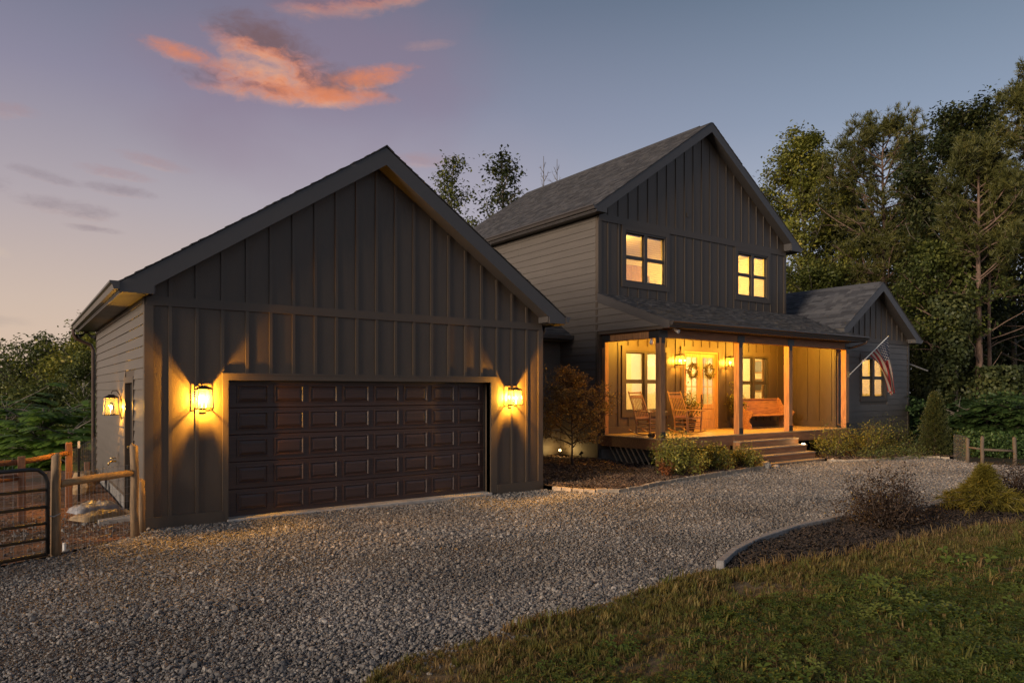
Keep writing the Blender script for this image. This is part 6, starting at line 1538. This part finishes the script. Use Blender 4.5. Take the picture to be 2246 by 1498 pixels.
# mulch chips
def chip(i):
    rng = np.random.RandomState(500+i); return MB().box(-.03*rng.uniform(.6, 1.3), .03, -.008, .008*rng.uniform(.7, 1.5), -.003, .004)
M['chip'] = mat('mulch_chip', (.03, .019, .014), .85, .3, 20, inst=True, island_cols=[(0, (.009, .007, .006)), (.5, (.024, .016, .012)), (.9, (.05, .031, .021)), (1, (.12, .08, .05))])
chips = [source('chip', chip(i), M['chip']) for i in range(4)]
G = cloud(EDGE + LAWN_BED[::-1] + [(6.5, 4.98)], 650, rng, None); n = len(G)
scatter('mulch', np.column_stack([G, .052 + .02*np.sin(G[:, 0]*5)*np.sin(G[:, 1]*6) + rng.rand(n)*.012]), np.column_stack([rng.normal(size=n)*.4, rng.normal(size=n)*.4, rng.rand(n)*6.28]), rng.uniform(.5, 1.3, n), chips, 5)
M['chip2'] = mat('bark_chip', (.10, .055, .032), .85, .3, 20, inst=True, island_cols=[(0, (.03, .018, .012)), (.5, (.085, .048, .028)), (.85, (.16, .095, .055)), (1, (.34, .24, .15))])
chips2 = [source('bark_chip', chip(i+9), M['chip2']) for i in range(4)]
hp = BED_FRONT + [(16.2, 11.9), (13.4, 12.3), (13.1, 15.8), (9.0, 15.8)]
G = cloud(hp, 420, rng, None); n = len(G)
scatter('mulch', np.column_stack([G, .085 + .03*np.sin(G[:, 0]*3.3)*np.sin(G[:, 1]*2.6) + .05*np.clip((G[:, 1]-11)/3, 0, 1) + rng.rand(n)*.012]), np.column_stack([rng.normal(size=n)*.4, rng.normal(size=n)*.4, rng.rand(n)*6.28]), rng.uniform(.6, 1.5, n), chips2, 6)
G = cloud(BED_RIGHT + [(23.2, 9.2), (26, 10), (27, 12.4), (22.3, 12.4), (19.2, 12.1)], 200, rng, None); n = len(G)
scatter('mulch', np.column_stack([G, .075 + rng.rand(n)*.02]), np.column_stack([rng.normal(size=n)*.4, rng.normal(size=n)*.4, rng.rand(n)*6.28]), rng.uniform(.6, 1.5, n), chips2, 7)
# fallen leaves on the drive and lawn
M['fallen'] = leaf_mat('fallen_leaf', [(0, (.08, .04, .015)), (.5, (.17, .09, .03)), (1, (.30, .19, .07))], .7, .2, inst=True)
def dead_leaf(i):
    a = .3 + .2*i; return MB().add([(-.5, 0, .06), (-.1, .28, .14*a), (.5, 0, .10), (-.1, -.28, .18*a), (-.05, 0, 0)], [(0,4,1), (4,2,1), (4,3,2), (0,3,4)])
G = np.column_stack([rng.uniform(-3, 16, 900), rng.uniform(2.5, 11, 900)]); z = np.array([lawn_z(a, b) + .04 if b < np.interp(a, [p[0] for p in LAWN_TOP + LAWN_BED], [p[1] for p in LAWN_TOP + LAWN_BED]) else .022 for a, b in G]); keep = rng.rand(900) < np.where(G[:, 1] < 5, .55, .22); G = G[keep]; z = z[keep]; n = len(G)
scatter('fallen_leaves', np.column_stack([G, z]), np.column_stack([rng.normal(size=n)*.4, rng.normal(size=n)*.4, rng.rand(n)*6.28]), rng.uniform(.03, .065, n), [source('dead_leaf', dead_leaf(i), M['fallen']) for i in range(3)], 9)
# dirt litter beyond the gate
G = np.column_stack([rng.uniform(-6, 1.5, 6000), rng.uniform(9.0, 17, 6000)]); G = G[in_poly(G, np.array([(-9, 8.4), (-3, 9.1), (.42, 10.3), (1.4, 11), (1.5, 11.4), (1.5, 17), (-9, 17)]))]; n = len(G)
scatter('dirt_litter', np.column_stack([G, .03*np.sin(G[:, 0]*2.3)*np.sin(G[:, 1]*1.9) + .004 + rng.rand(n)*.01]), np.column_stack([rng.normal(size=n)*.3, rng.normal(size=n)*.3, rng.rand(n)*6.28]), rng.uniform(.4, 1.2, n), chips2, 8)
